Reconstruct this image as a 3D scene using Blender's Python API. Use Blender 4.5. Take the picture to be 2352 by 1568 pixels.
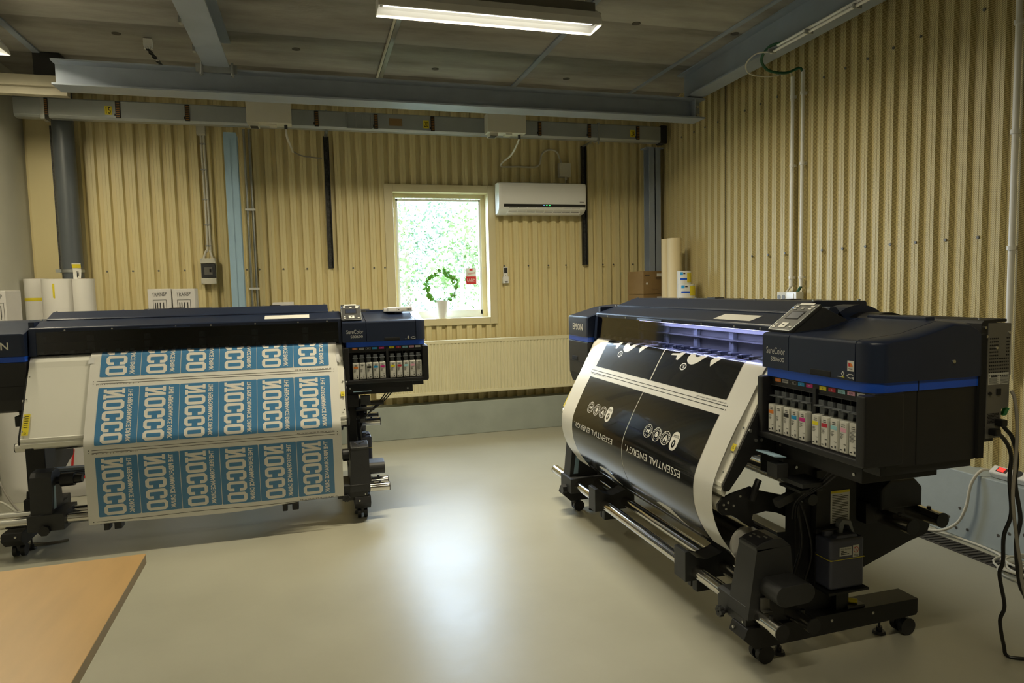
import bpy, bmesh, math, random
from mathutils import Vector, Matrix
random.seed(7)
S = bpy.context.scene
for o in list(bpy.data.objects): bpy.data.objects.remove(o)
R = math.radians
# ---------------------------------------------------------------- camera
def make_camera():
    cd = bpy.data.cameras.new('camera'); co = bpy.data.objects.new('camera', cd)
    S.collection.objects.link(co)
    cd.sensor_width = 36; cd.sensor_fit = 'HORIZONTAL'; cd.lens = 24.0
    cd.clip_start = .05; cd.clip_end = 200
    y, p, r = R(16.14), R(4.48), R(-1.336)
    fw = Vector((math.sin(y)*math.cos(p), math.cos(y)*math.cos(p), -math.sin(p)))
    rt = Vector((math.cos(y), -math.sin(y), 0)); up = rt.cross(fw)
    rt2 = math.cos(r)*rt + math.sin(r)*up; up2 = -math.sin(r)*rt + math.cos(r)*up
    m = Matrix((rt2, up2, -fw)).transposed().to_4x4(); m.translation = (0, 0, 1.48)
    co.matrix_world = m; S.camera = co
make_camera()
# ---------------------------------------------------------------- world, exposure, large lights
w = bpy.data.worlds.new('sky'); S.world = w; w.use_nodes = True
bg = w.node_tree.nodes['Background']; bg.inputs[0].default_value = (.60, .76, 1.0, 1); bg.inputs[1].default_value = 27.0
S.view_settings.view_transform = 'Standard'; S.view_settings.look = 'None'
S.view_settings.gamma = 1; S.view_settings.use_curve_mapping = False
S.view_settings.exposure = 0.0
LAMP_COL = (1.0, .89, .63)
def area(name, loc, rot, sx, sy, power, col, portal=False):
    l = bpy.data.lights.new(name, 'AREA'); l.shape = 'RECTANGLE'; l.size = sx; l.size_y = sy
    l.energy = power; l.color = col; l.spread = R(165)
    if portal: l.cycles.is_portal = True
    o = bpy.data.objects.new(name, l); S.collection.objects.link(o); o.location = loc; o.rotation_euler = rot
    return o
# portals guide the sky light through the real window openings (no light of their own)
area('window_portal', (1.29, 7.12, 1.82), (R(-90), 0, 0), .95, 1.25, 1, (1, 1, 1), True)

# ---------------------------------------------------------------- materials
def nodes(name):
    m = bpy.data.materials.new(name); m.use_nodes = True
    nt = m.node_tree; return m, nt, nt.nodes['Principled BSDF']
def mat(name, col, rough=.5, metal=0, var=.06, scale=8, bump=0, bscale=60, emit=None, es=0, spec=None, stretch=None, coat=0, rvar=0):
    m, nt, b = nodes(name); N = nt.nodes; L = nt.links
    b.inputs['Roughness'].default_value = rough; b.inputs['Metallic'].default_value = metal
    if spec is not None: b.inputs['Specular IOR Level'].default_value = spec
    if coat: b.inputs['Coat Weight'].default_value = coat
    tc = N.new('ShaderNodeTexCoord'); mp = N.new('ShaderNodeMapping'); L.new(tc.outputs['Object'], mp.inputs[0])
    if stretch: mp.inputs['Scale'].default_value = stretch
    no = N.new('ShaderNodeTexNoise'); no.inputs['Scale'].default_value = scale; no.inputs['Detail'].default_value = 5
    L.new(mp.outputs[0], no.inputs[0])
    cr = N.new('ShaderNodeValToRGB'); L.new(no.outputs[0], cr.inputs[0])
    c = Vector(col[:3]); cr.color_ramp.elements[0].position = .3; cr.color_ramp.elements[1].position = .7
    cr.color_ramp.elements[0].color = (*(c*(1-var)), 1); cr.color_ramp.elements[1].color = (*(c*(1+var)), 1)
    L.new(cr.outputs[0], b.inputs['Base Color'])
    if rvar:
        mr = N.new('ShaderNodeMapRange'); mr.inputs[3].default_value = rough-rvar; mr.inputs[4].default_value = rough+rvar
        L.new(no.outputs[0], mr.inputs[0]); L.new(mr.outputs[0], b.inputs['Roughness'])
    if bump:
        n2 = N.new('ShaderNodeTexNoise'); n2.inputs['Scale'].default_value = bscale; n2.inputs['Detail'].default_value = 4
        L.new(mp.outputs[0], n2.inputs[0])
        bp = N.new('ShaderNodeBump'); bp.inputs['Strength'].default_value = bump; bp.inputs['Distance'].default_value = .002
        L.new(n2.outputs[0], bp.inputs['Height']); L.new(bp.outputs[0], b.inputs['Normal'])
    if emit: b.inputs['Emission Color'].default_value = (*emit, 1); b.inputs['Emission Strength'].default_value = es
    return m
M = {}
CLAD = (.74, .64, .35)
M['clad'] = mat('painted_cladding', CLAD, .42, 0, .04, 3, .15, 20, stretch=(1, 1, .25))
def perforated():
    m, nt, b = nodes('perforated_cladding'); N = nt.nodes; L = nt.links
    b.inputs['Roughness'].default_value = .45
    tc = N.new('ShaderNodeTexCoord'); sp = N.new('ShaderNodeSeparateXYZ'); L.new(tc.outputs['Object'], sp.inputs[0])
    def mth(op, a, bb=None):
        n = N.new('ShaderNodeMath'); n.operation = op
        for i, v in enumerate((a, bb)):
            if v is None: continue
            if isinstance(v, (int, float)): n.inputs[i].default_value = v
            else: L.new(v, n.inputs[i])
        return n.outputs[0]
    k = 2*math.pi/.0095
    a = mth('MULTIPLY', sp.outputs['Y'], k); c = mth('MULTIPLY', sp.outputs['Z'], k)
    s = mth('MULTIPLY', mth('SINE', a), mth('SINE', c))
    s2 = mth('MULTIPLY', mth('COSINE', a), mth('COSINE', c))
    tot = mth('ADD', s, s2)
    mask = mth('GREATER_THAN', tot, .45)
    no = N.new('ShaderNodeTexNoise'); no.inputs['Scale'].default_value = 2.5; L.new(tc.outputs['Object'], no.inputs[0])
    cr = N.new('ShaderNodeValToRGB'); L.new(no.outputs[0], cr.inputs[0])
    cr.color_ramp.elements[0].color = (CLAD[0]*.95, CLAD[1]*.95, CLAD[2]*.95, 1)
    cr.color_ramp.elements[1].color = (CLAD[0]*1.05, CLAD[1]*1.05, CLAD[2]*1.02, 1)
    mx = N.new('ShaderNodeMix'); mx.data_type = 'RGBA'; L.new(mask, mx.inputs[0])
    L.new(cr.outputs[0], mx.inputs[6]); mx.inputs[7].default_value = (.26, .21, .10, 1)
    L.new(mx.outputs[2], b.inputs['Base Color'])
    return m
M['perf'] = perforated()
def floor_mat():
    m, nt, b = nodes('painted_floor'); N = nt.nodes; L = nt.links
    tc = N.new('ShaderNodeTexCoord')
    no = N.new('ShaderNodeTexNoise'); no.inputs['Scale'].default_value = 1.3; no.inputs['Detail'].default_value = 8; no.inputs['Roughness'].default_value = .6
    L.new(tc.outputs['Object'], no.inputs[0])
    cr = N.new('ShaderNodeValToRGB'); L.new(no.outputs[0], cr.inputs[0])
    cr.color_ramp.elements[0].position = .3; cr.color_ramp.elements[1].position = .75
    cr.color_ramp.elements[0].color = (.385, .375, .30, 1); cr.color_ramp.elements[1].color = (.45, .44, .355, 1)
    L.new(cr.outputs[0], b.inputs['Base Color'])
    mr = N.new('ShaderNodeMapRange'); mr.inputs[3].default_value = .30; mr.inputs[4].default_value = .44
    L.new(no.outputs[0], mr.inputs[0]); L.new(mr.outputs[0], b.inputs['Roughness'])
    n2 = N.new('ShaderNodeTexNoise'); n2.inputs['Scale'].default_value = 9; n2.inputs['Detail'].default_value = 6
    L.new(tc.outputs['Object'], n2.inputs[0])
    bp = N.new('ShaderNodeBump'); bp.inputs['Strength'].default_value = .25; bp.inputs['Distance'].default_value = .004
    L.new(n2.outputs[0], bp.inputs['Height']); L.new(bp.outputs[0], b.inputs['Normal'])
    b.inputs['Specular IOR Level'].default_value = .6
    return m
M['floor'] = floor_mat()
def ceiling_mat():
    m, nt, b = nodes('cast_concrete'); N = nt.nodes; L = nt.links
    b.inputs['Roughness'].default_value = .85
    tc = N.new('ShaderNodeTexCoord'); mp = N.new('ShaderNodeMapping'); mp.inputs['Scale'].default_value = (.8, 2.6, 1)
    L.new(tc.outputs['Object'], mp.inputs[0])
    no = N.new('ShaderNodeTexNoise'); no.inputs['Scale'].default_value = 1.6; no.inputs['Detail'].default_value = 9; no.inputs['Roughness'].default_value = .65
    L.new(mp.outputs[0], no.inputs[0])
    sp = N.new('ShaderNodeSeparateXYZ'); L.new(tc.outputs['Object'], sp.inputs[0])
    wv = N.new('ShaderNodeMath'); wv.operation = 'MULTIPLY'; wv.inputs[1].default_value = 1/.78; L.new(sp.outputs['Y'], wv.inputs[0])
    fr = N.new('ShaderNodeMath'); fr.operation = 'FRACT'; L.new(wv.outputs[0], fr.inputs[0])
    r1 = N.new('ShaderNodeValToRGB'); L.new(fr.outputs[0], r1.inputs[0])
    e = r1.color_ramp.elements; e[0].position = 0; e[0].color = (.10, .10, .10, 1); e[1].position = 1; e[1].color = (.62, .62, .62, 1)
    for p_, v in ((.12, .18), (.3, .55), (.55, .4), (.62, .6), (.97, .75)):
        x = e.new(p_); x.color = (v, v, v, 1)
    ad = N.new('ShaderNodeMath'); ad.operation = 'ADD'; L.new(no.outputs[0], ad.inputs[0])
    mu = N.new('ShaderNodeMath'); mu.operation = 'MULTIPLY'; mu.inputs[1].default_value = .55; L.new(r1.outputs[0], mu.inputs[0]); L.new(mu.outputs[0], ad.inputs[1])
    cr = N.new('ShaderNodeValToRGB'); L.new(ad.outputs[0], cr.inputs[0])
    cr.color_ramp.elements[0].position = .4; cr.color_ramp.elements[1].position = 1.05
    cr.color_ramp.elements[0].color = (.135, .125, .11, 1); cr.color_ramp.elements[1].color = (.38, .365, .335, 1)
    L.new(cr.outputs[0], b.inputs['Base Color'])
    n2 = N.new('ShaderNodeTexNoise'); n2.inputs['Scale'].default_value = 30; L.new(mp.outputs[0], n2.inputs[0])
    bp = N.new('ShaderNodeBump'); bp.inputs['Strength'].default_value = .4; bp.inputs['Distance'].default_value = .004
    L.new(n2.outputs[0], bp.inputs['Height']); L.new(bp.outputs[0], b.inputs['Normal'])
    return m
M['ceil'] = ceiling_mat()
M['white_wall'] = mat('white_painted_wall', (.62, .62, .55), .7, 0, .03, 4, .2, 40)
M['plinth'] = mat('grey_painted_concrete', (.36, .40, .37), .6, 0, .08, 5, .5, 25)
M['plinth_blue'] = mat('blue_grey_painted_concrete', (.36, .41, .43), .55, 0, .06, 5, .8, 18)
M['steel'] = mat('blue_grey_painted_steel', (.29, .335, .41), .42, 0, .07, 5, .1, 30)
M['steel_lt'] = mat('light_blue_painted_steel', (.34, .50, .64), .42, 0, .05, 5, .1, 30)
M['steel_dk'] = mat('dark_grey_plastic_pipe', (.10, .115, .13), .4, 0, .05, 5)
M['galv'] = mat('galvanised_steel', (.42, .44, .44), .38, .75, .12, 9, .1, 30)
M['rail_al'] = mat('grey_enamelled_trunking', (.38, .41, .42), .33, .45, .06, 5)
M['duct'] = mat('beige_painted_duct', (.36, .33, .25), .6)
M['cream'] = mat('cream_plastic', (.62, .60, .51), .45, 0, .03, 6)
M['cream_metal'] = mat('cream_enamel', (.74, .69, .47), .35, 0, .02, 5)
M['frame'] = mat('beige_painted_wood', (.70, .62, .38), .45, 0, .03, 6, .1, 30)
M['white'] = mat('white_plastic', (.86, .86, .85), .35, 0, .02, 6)
M['white_gl'] = mat('white_gloss_plastic', (.80, .80, .78), .22, 0, .015, 4)
M['pvc_white'] = mat('white_window_frame', (.82, .84, .84), .35, 0, .02, 4)
M['black'] = mat('black_plastic', (.012, .012, .014), .42, 0, .1, 12, .05, 300)
M['black_matte'] = mat('black_powder_coat', (.011, .011, .012), .55, 0, .1, 20, .15, 400)
M['dgrey'] = mat('dark_grey_plastic', (.028, .029, .031), .5, 0, .08, 12, .1, 300)
M['dark'] = mat('black_void', (.004, .004, .004), .8)
M['navy'] = mat('navy_plastic', (.013, .021, .050), .34, 0, .06, 10, .06, 500)
M['blue'] = mat('bright_blue_band', (.010, .085, .60), .3, 0, .05, 6)
M['chrome'] = mat('chromed_tube', (.72, .70, .66), .14, 1, .04, 5)
M['screw'] = mat('zinc_screw', (.6, .6, .58), .35, 1, .05, 30)
M['sheet'] = mat('grey_sheet_metal', (.17, .165, .15), .45, .4, .05, 9)
M['plate'] = mat('off_white_platen', (.80, .79, .72), .32, 0, .015, 3)
M['paper'] = mat('white_vinyl', (.78, .77, .73), .22, 0, .012, 3, coat=.2)
M['pblue'] = mat('blue_print_ink', (.075, .235, .46), .24, 0, .015, 3, coat=.3)
M['pwhite'] = mat('white_print', (.80, .78, .73), .3, 0, .01, 3)
M['pblack'] = mat('black_print_ink', (.008, .008, .008), .16, 0, .02, 3, coat=.3)
M['lettering'] = mat('light_grey_lettering', (.62, .63, .62), .4)
M['lettergold'] = mat('pale_lettering', (.80, .78, .68), .35)
M['ink_case'] = mat('clear_grey_plastic', (.55, .55, .50), .3, 0, .03, 20)
M['labelw'] = mat('white_label', (.72, .71, .67), .45, 0, .01, 20)
M['grey_lever'] = mat('grey_lever_plastic', (.10, .11, .12), .35)
M['tinted'] = None
M['yellow'] = mat('yellow_label', (.75, .62, .03), .45, 0, .04, 40)
M['red'] = mat('red_label', (.60, .03, .03), .4)
M['redlit'] = mat('red_lit_switch', (.5, .01, .01), .3, emit=(1, .03, .02), es=2.5)
M['green'] = mat('green_led', (.02, .4, .05), .3, emit=(.05, 1, .2), es=2)
M['plug_green'] = mat('green_plug_plastic', (.02, .30, .06), .4)
M['bluelled'] = mat('blue_led', (.1, .2, .6), .3, emit=(.2, .4, 1), es=3)
M['card'] = mat('brown_cardboard', (.25, .16, .065), .8, 0, .08, 12, .2, 80)
M['cardw'] = mat('white_cardboard', (.66, .64, .62), .7, 0, .03, 12)
M['roll'] = mat('white_media_roll', (.76, .74, .70), .45, 0, .02, 3)
M['rollcream'] = mat('cream_cardboard_tube', (.78, .66, .42), .6, 0, .03, 3)
M['beech'] = mat('beech_laminate', (.74, .45, .165), .38, 0, .07, 5, stretch=(3, .6, 3), rvar=.05)
M['beech_edge'] = mat('table_edge', (.24, .17, .08), .5)
M['bottle'] = mat('smoky_plastic_bottle', (.075, .08, .12), .3, 0, .06, 8)
M['bottlecap'] = mat('grey_bottle_handle', (.20, .21, .22), .4)
M['cable_w'] = mat('white_cable', (.60, .58, .50), .5)
M['cable_k'] = mat('black_cable', (.01, .01, .01), .4)
M['cable_g'] = mat('green_cable', (.01, .09, .04), .45)
M['cable_gr'] = mat('grey_cable', (.28, .26, .22), .5)
M['orange'] = mat('orange_marker', (.30, .13, .02), .5)
M['cork'] = mat('mottled_black_channel', (.05, .05, .045), .6, 0, .7, 60, .5, 80)
M['drain'] = mat('dark_drain_grating', (.075, .068, .058), .7, .2, .2, 30, .4, 60)
M['leaf'] = mat('fresh_leaves', (.12, .36, .03), .5, 0, .25, 20)
M['twig'] = mat('dark_twig', (.06, .035, .02), .7)
M['foliage'] = mat('tree_foliage', (.19, .27, .10), .7, 0, .3, 2)
M['foliage2'] = mat('dark_tree_foliage', (.13, .19, .11), .7, 0, .3, 2)
M['grass'] = mat('meadow_grass', (.09, .11, .05), .9, 0, .2, 2)
M['bark'] = mat('tree_bark', (.15, .11, .07), .9)
M['tape'] = mat('clear_tape', (.75, .75, .75), .15, coat=.5)
for n_, c_ in dict(k_or=(.75, .22, .03), k_gy=(.52, .52, .50), k_bk=(.01, .01, .01), k_cy=(.02, .33, .72), k_ma=(.60, .02, .25), k_ye=(.85, .75, .02), k_rd=(.55, .02, .05), k_lc=(.33, .66, .75), k_lm=(.80, .40, .55), k_wh=(.75, .75, .72)).items():
    M[n_] = mat('label_colour_'+n_[2:], c_, .4, 0, .02, 30)
def glassy(name, tint, rough, gl, ior=1.45):
    m = bpy.data.materials.new(name); m.use_nodes = True; nt = m.node_tree; N = nt.nodes; L = nt.links
    N.remove(N['Principled BSDF']); out = N['Material Output']
    t = N.new('ShaderNodeBsdfTransparent'); t.inputs[0].default_value = (*tint, 1)
    g = N.new('ShaderNodeBsdfGlossy'); g.inputs['Roughness'].default_value = rough; g.inputs[0].default_value = (gl, gl, gl, 1)
    lw = N.new('ShaderNodeLayerWeight'); lw.inputs[0].default_value = .5
    pw = N.new('ShaderNodeMath'); pw.operation = 'POWER'; pw.inputs[1].default_value = 5; L.new(lw.outputs['Facing'], pw.inputs[0])
    f = N.new('ShaderNodeMath'); f.operation = 'MULTIPLY_ADD'; f.inputs[1].default_value = .9; f.inputs[2].default_value = .065; L.new(pw.outputs[0], f.inputs[0])
    mx = N.new('ShaderNodeMixShader'); L.new(f.outputs[0], mx.inputs[0]); L.new(t.outputs[0], mx.inputs[1]); L.new(g.outputs[0], mx.inputs[2])
    L.new(mx.outputs[0], out.inputs[0]); return m
M['glass'] = glassy('window_glass', (.97, .98, .97), .02, 1)
M['tinted'] = glassy('tinted_acrylic', (.42, .42, .46), .06, 1, 1.5)
M['tube'] = mat('fluorescent_tube', (.9, .9, .85), .4, emit=(1, .95, .80), es=3.2)
M['led'] = mat('white_led_strip', (.9, .9, 1), .4, emit=(.62, .66, 1), es=40)

# ---------------------------------------------------------------- mesh helpers
class MB:
    def __init__(s): s.bm = bmesh.new(); s.mats = []; s.cur = 0
    def m(s, name):
        mm = M[name]
        if mm not in s.mats: s.mats.append(mm)
        s.cur = s.mats.index(mm); return s
    def _f(s, fs):
        for f in fs: f.material_index = s.cur
    def box(s, x0, x1, y0, y1, z0, z1, bev=0, seg=2):
        r = bmesh.ops.create_cube(s.bm, size=1, matrix=Matrix.Translation(((x0+x1)/2, (y0+y1)/2, (z0+z1)/2)) @ Matrix.Diagonal((abs(x1-x0), abs(y1-y0), abs(z1-z0), 1)))
        vs = r['verts']; fs = {f for v in vs for f in v.link_faces}; s._f(fs)
        if bev:
            es = {e for v in vs for e in v.link_edges}
            b = bmesh.ops.bevel(s.bm, geom=list(es), offset=bev, segments=seg, profile=.5, affect='EDGES', clamp_overlap=True)
            s._f(b['faces'])
        return s
    def obox(s, c, size, rot, bev=0):
        mt = Matrix.Translation(c) @ rot.to_4x4() @ Matrix.Diagonal((*size, 1))
        r = bmesh.ops.create_cube(s.bm, size=1, matrix=mt); vs = r['verts']; s._f({f for v in vs for f in v.link_faces})
        if bev:
            b = bmesh.ops.bevel(s.bm, geom=list({e for v in vs for e in v.link_edges}), offset=bev, segments=2, profile=.5, affect='EDGES'); s._f(b['faces'])
        return s
    def cyl(s, p0, p1, r, r2=None, n=24, caps=True):
        p0, p1 = Vector(p0), Vector(p1); d = p1-p0
        mt = Matrix.Translation((p0+p1)/2) @ d.to_track_quat('Z', 'Y').to_matrix().to_4x4()
        q = bmesh.ops.create_cone(s.bm, cap_ends=caps, segments=n, radius1=r, radius2=r if r2 is None else r2, depth=d.length, matrix=mt)
        s._f({f for v in q['verts'] for f in v.link_faces}); return s
    def prism(s, poly, axis, a, b, bev=0):
        # poly: 2D pts; axis 'x': (y,z); 'y': (x,z); 'z': (x,y)
        def P(u, v, t): return {'x': (t, u, v), 'y': (u, t, v), 'z': (u, v, t)}[axis]
        va = [s.bm.verts.new(P(u, v, a)) for u, v in poly]; vb = [s.bm.verts.new(P(u, v, b)) for u, v in poly]
        fs = [s.bm.faces.new(va), s.bm.faces.new(vb[::-1])]; n = len(poly)
        for i in range(n): fs.append(s.bm.faces.new((va[(i+1) % n], va[i], vb[i], vb[(i+1) % n])))
        s._f(fs)
        if bev:
            q = bmesh.ops.bevel(s.bm, geom=list({e for f in fs for e in f.edges}), offset=bev, segments=2, profile=.5, affect='EDGES', clamp_overlap=True); s._f(q['faces'])
        return s
    def loft(s, rings, caps=True, closed=True):
        R_ = [[s.bm.verts.new(p) for p in ring] for ring in rings]; fs = []
        for a, b in zip(R_[:-1], R_[1:]):
            n = len(a)
            for i in range(n if closed else n-1): fs.append(s.bm.faces.new((a[i], a[(i+1) % n], b[(i+1) % n], b[i])))
        if caps and closed: fs += [s.bm.faces.new(R_[0][::-1]), s.bm.faces.new(R_[-1])]
        s._f(fs); return s
    def lathe(s, prof, c, n=24, axis='z'):
        rings = []
        for r, h in prof:
            ring = []
            for i in range(n):
                t = 2*math.pi*i/n; u, v = r*math.cos(t), r*math.sin(t)
                ring.append({'z': (c[0]+u, c[1]+v, c[2]+h), 'x': (c[0]+h, c[1]+u, c[2]+v), 'y': (c[0]+u, c[1]+h, c[2]+v)}[axis])
            rings.append(ring)
        return s.loft(rings)
    def tube(s, pts, r, n=10, smooth=6):
        P = [Vector(p) for p in pts]
        if smooth and len(P) > 2:
            Q = [P[0]] + P + [P[-1]]; out = []
            for i in range(1, len(Q)-2):
                for k in range(smooth):
                    t = k/smooth; a, b, c, d = Q[i-1], Q[i], Q[i+1], Q[i+2]
                    out.append(.5*((2*b)+(c-a)*t+(2*a-5*b+4*c-d)*t*t+(3*b-3*c+d-a)*t**3))
            out.append(P[-1]); P = out
        rings = []; up = Vector((0, 0, 1)); last = None
        for i, p in enumerate(P):
            d = (P[min(i+1, len(P)-1)]-P[max(i-1, 0)])
            if d.length < 1e-7: continue
            d.normalize()
            if last is None:
                a = d.cross(up if abs(d.z) < .9 else Vector((1, 0, 0))).normalized()
            else:
                a = (last - d*last.dot(d)).normalized()
            last = a; b = d.cross(a)
            rings.append([p+r*(math.cos(2*math.pi*k/n)*a+math.sin(2*math.pi*k/n)*b) for k in range(n)])
        return s.loft(rings)
    def quad(s, a, b, c, d):
        f = s.bm.faces.new([s.bm.verts.new(p) for p in (a, b, c, d)]); s._f([f]); return s
    def screw(s, p, axis='y', r=.006, h=.004):
        p = Vector(p); d = {'x': Vector((1, 0, 0)), 'y': Vector((0, 1, 0)), 'z': Vector((0, 0, 1))}[axis]
        return s.cyl(p-d*h, p+d*h, r, n=10)
    def build(s, name, parent=None, smooth=True, xf=None, recentre=None):
        if xf is not None: s.bm.transform(xf)
        me = bpy.data.meshes.new(name)
        bmesh.ops.recalc_face_normals(s.bm, faces=s.bm.faces[:])
        off = None
        if parent is None and recentre is not False and len(s.bm.verts):
            xs = [v.co for v in s.bm.verts]
            off = Vector(((min(v.x for v in xs)+max(v.x for v in xs))/2, (min(v.y for v in xs)+max(v.y for v in xs))/2, min(v.z for v in xs)))
            bmesh.ops.translate(s.bm, verts=s.bm.verts[:], vec=-off)
        s.bm.to_mesh(me); s.bm.free()
        for mm in s.mats: me.materials.append(mm)
        o = bpy.data.objects.new(name, me); S.collection.objects.link(o)
        if off is not None: o.location = off
        if parent is not None: o.parent = parent
        if smooth:
            for p in me.polygons: p.use_smooth = True
            try: me.set_sharp_from_angle(angle=R(35))
            except Exception: pass
            wn = o.modifiers.new('normals', 'WEIGHTED_NORMAL'); wn.keep_sharp = True; wn.weight = 90
        return o
def tag(o, label, cat, group=None):
    o['label'] = label; o['category'] = cat
    if group: o['group'] = group
    return o
def struct(o): o['kind'] = 'structure'; return o
def root(name, loc, label, cat, rz=0, group=None):
    o = bpy.data.objects.new(name, None); o.empty_display_size = .1; S.collection.objects.link(o); o.location = loc; o.rotation_euler = (0, 0, rz)
    return tag(o, label, cat, group)
def rel(rt):   # matrix taking world coordinates to the local frame of an unrotated root
    return Matrix.Translation(-Vector(rt.location))
# flat text geometry --------------------------------------------------
_tc = {}
def text_tris(txt, res=3, bold=0):
    key = (txt, res, bold)
    if key in _tc: return _tc[key]
    cu = bpy.data.curves.new('lettering', 'FONT'); cu.body = txt; cu.size = 1; cu.resolution_u = res; cu.offset = bold
    o = bpy.data.objects.new('lettering', cu); S.collection.objects.link(o)
    dg = bpy.context.evaluated_depsgraph_get(); me = bpy.data.meshes.new_from_object(o.evaluated_get(dg))
    vs = [(v.co.x, v.co.y) for v in me.vertices]; fs = [tuple(p.vertices) for p in me.polygons]
    bpy.data.objects.remove(o); bpy.data.curves.remove(cu); bpy.data.meshes.remove(me)
    x0 = min(v[0] for v in vs); x1 = max(v[0] for v in vs); y0 = min(v[1] for v in vs); y1 = max(v[1] for v in vs)
    vs = [((x-x0)/(x1-x0), (y-y0)/(y1-y0)) for x, y in vs]
    _tc[key] = (vs, fs, (x1-x0)/(y1-y0)); return _tc[key]
def add_text(mb, txt, origin, u, v, w=None, h=None, centre=False, bold=0):
    """letters in the plane origin + u (reading direction, unit) + v (up, unit)"""
    vs, fs, asp = text_tris(txt, 3, bold); origin, u, v = Vector(origin), Vector(u), Vector(v)
    if w is None: w = h*asp
    if h is None: h = w/asp
    if centre: origin = origin-u*w/2-v*h/2
    q = [mb.bm.verts.new(origin+u*(a*w)+v*(b*h)) for a, b in vs]; out = []
    for f in fs:
        try: out.append(mb.bm.faces.new([q[i] for i in f]))
        except ValueError: pass
    mb._f(out)
# ================================================================ ROOM
XL, XR, YB, YF, ZC = -2.33, 3.66, 6.93, -3.0, 3.38
WX0, WX1, WZ0, WZ1 = .80, 1.765, 1.185, 2.455      # window opening
b = MB().m('floor'); b.box(XL-.2, XR+.3, YF-.2, YB+.3, -.2, 0); struct(b.build('floor', smooth=False, recentre=False))
b = MB().m('ceil'); b.box(XL-.2, XR+.3, YF-.2, YB+.3, ZC, ZC+.2)
ce = struct(b.build('ceiling', smooth=False, recentre=False))
b = MB().m('drain')
for p in ((-1.28, 5.68), (1.10, 5.99), (2.32, 6.02), (2.35, 4.67), (3.19, 4.69), (-.04, 5.74), (1.1, 3.9)):
    b.cyl((p[0], p[1], ZC-.003), (p[0], p[1], ZC+.01), .032, n=16)
b.build('patched_hole', ce, recentre=False)
def wall_with_hole(name, matn, y0, y1, hx0, hx1, hz0, hz1):
    b = MB().m(matn)
    b.box(XL-.2, hx0, y0, y1, 0, ZC); b.box(hx1, XR+.3, y0, y1, 0, ZC)
    b.box(hx0, hx1, y0, y1, 0, hz0); b.box(hx0, hx1, y0, y1, hz1, ZC)
    return struct(b.build(name, smooth=False, recentre=False))
wb = wall_with_hole('wall_back', 'clad', YB, YB+.24, WX0-.013, WX1+.013, WZ0-.013, WZ1+.013)
b = MB().m('white_wall'); b.box(XL-.2, XR+.3, YF-.2, YF, 0, ZC); struct(b.build('wall_front', smooth=False, recentre=False))
b = MB().m('white_wall'); b.box(XL-.2, XL, YF-.2, YB+.24, 0, ZC); struct(b.build('wall_left', smooth=False, recentre=False))
b = MB().m('clad'); b.box(XR+.03, XR+.3, YF-.2, YB+.24, 0, ZC); wr = struct(b.build('wall_right', smooth=False, recentre=False))
# trapezoid cladding
P_, D_ = .105, .036
def profile(u0, u1, D_=.036):
    pts = []; k = math.floor(u0/P_)-1
    while k*P_ < u1+P_:
        s = k*P_
        pts += [(s, 0), (s+.034, 0), (s+.044, D_), (s+.0665, D_), (s+.0685, D_-.002), (s+.0705, D_), (s+.095, D_)]
        k += 1
    def at(u):
        for (a, da), (c, dc) in zip(pts[:-1], pts[1:]):
            if a <= u <= c: return da+(dc-da)*(u-a)/max(c-a, 1e-9)
        return 0
    return [(u0, at(u0))]+[p for p in pts if u0 < p[0] < u1]+[(u1, at(u1))]
b = MB().m('clad')
def sheet_back(x0, x1, z0, z1):
    pr = profile(x0, x1); b.loft([[(u, YB-.001-d, z0) for u, d in pr], [(u, YB-.001-d, z1) for u, d in pr]], closed=False)
sheet_back(-1.93, WX0-.01, .335, ZC); sheet_back(WX1+.01, XR, .335, ZC)
sheet_back(WX0-.01, WX1+.01, .335, WZ0-.02); sheet_back(WX0-.01, WX1+.01, WZ1+.02, ZC)
b.build('corrugated_cladding', wb, smooth=False, recentre=False)
b = MB().m('clad'); b.box(-2.30, -2.10, YB-.05, YB, 0, ZC, .004); b.box(-2.0, -1.93, YB-.035, YB, .335, ZC); b.build('flat_cladding', wb, recentre=False)
b = MB().m('sheet')
for x in (-1.753, -1.545, -1.335, -1.118, -.91, -.585, -.472, -.257, -.04, .392, .594, .70, 1.93, 2.193, 2.416, 2.614, 3.043, 3.167, 3.402): b.screw((x, YB-D_-.004, 1.71), 'y', .009, .004)
b.build('cladding_screws', wb, recentre=False)
b = MB().m('perf')
def sheet_right(y0, y1, z0, z1):
    pr = profile(y0, y1, .028); b.loft([[(XR-.001-d, u, z0) for u, d in pr], [(XR-.001-d, u, z1) for u, d in pr]], closed=False)
sheet_right(YF, 5.47, .385, ZC); sheet_right(5.478, YB, .385, ZC)
b.build('corrugated_cladding', wr, smooth=False, recentre=False)
b = MB().m('clad'); b.box(XR, XR+.04, YF, YB, .385, ZC); b.build('backing_sheet', wr, recentre=False)
b = MB().m('dark'); b.box(XR-.031, XR-.0295, 5.470, 5.478, .385, ZC); b.build('sheet_joint', wr, recentre=False)
b = MB().m('sheet')
for y in (6.234, 6.005, 5.808, 5.595, 5.188, 4.974, 4.758, 4.24, 4.033, 3.831, 3.621, 3.416, 3.005): b.screw((XR-.032, y, 2.95), 'x', .009, .004)
for y in (5.076, 4.863, 4.654, 4.238, 4.035, 3.825, 3.617, 3.421, 3.211, 3.003): b.screw((XR-.032, y, 1.705), 'x', .009, .004)
b.build('cladding_screws', wr, recentre=False)
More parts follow.
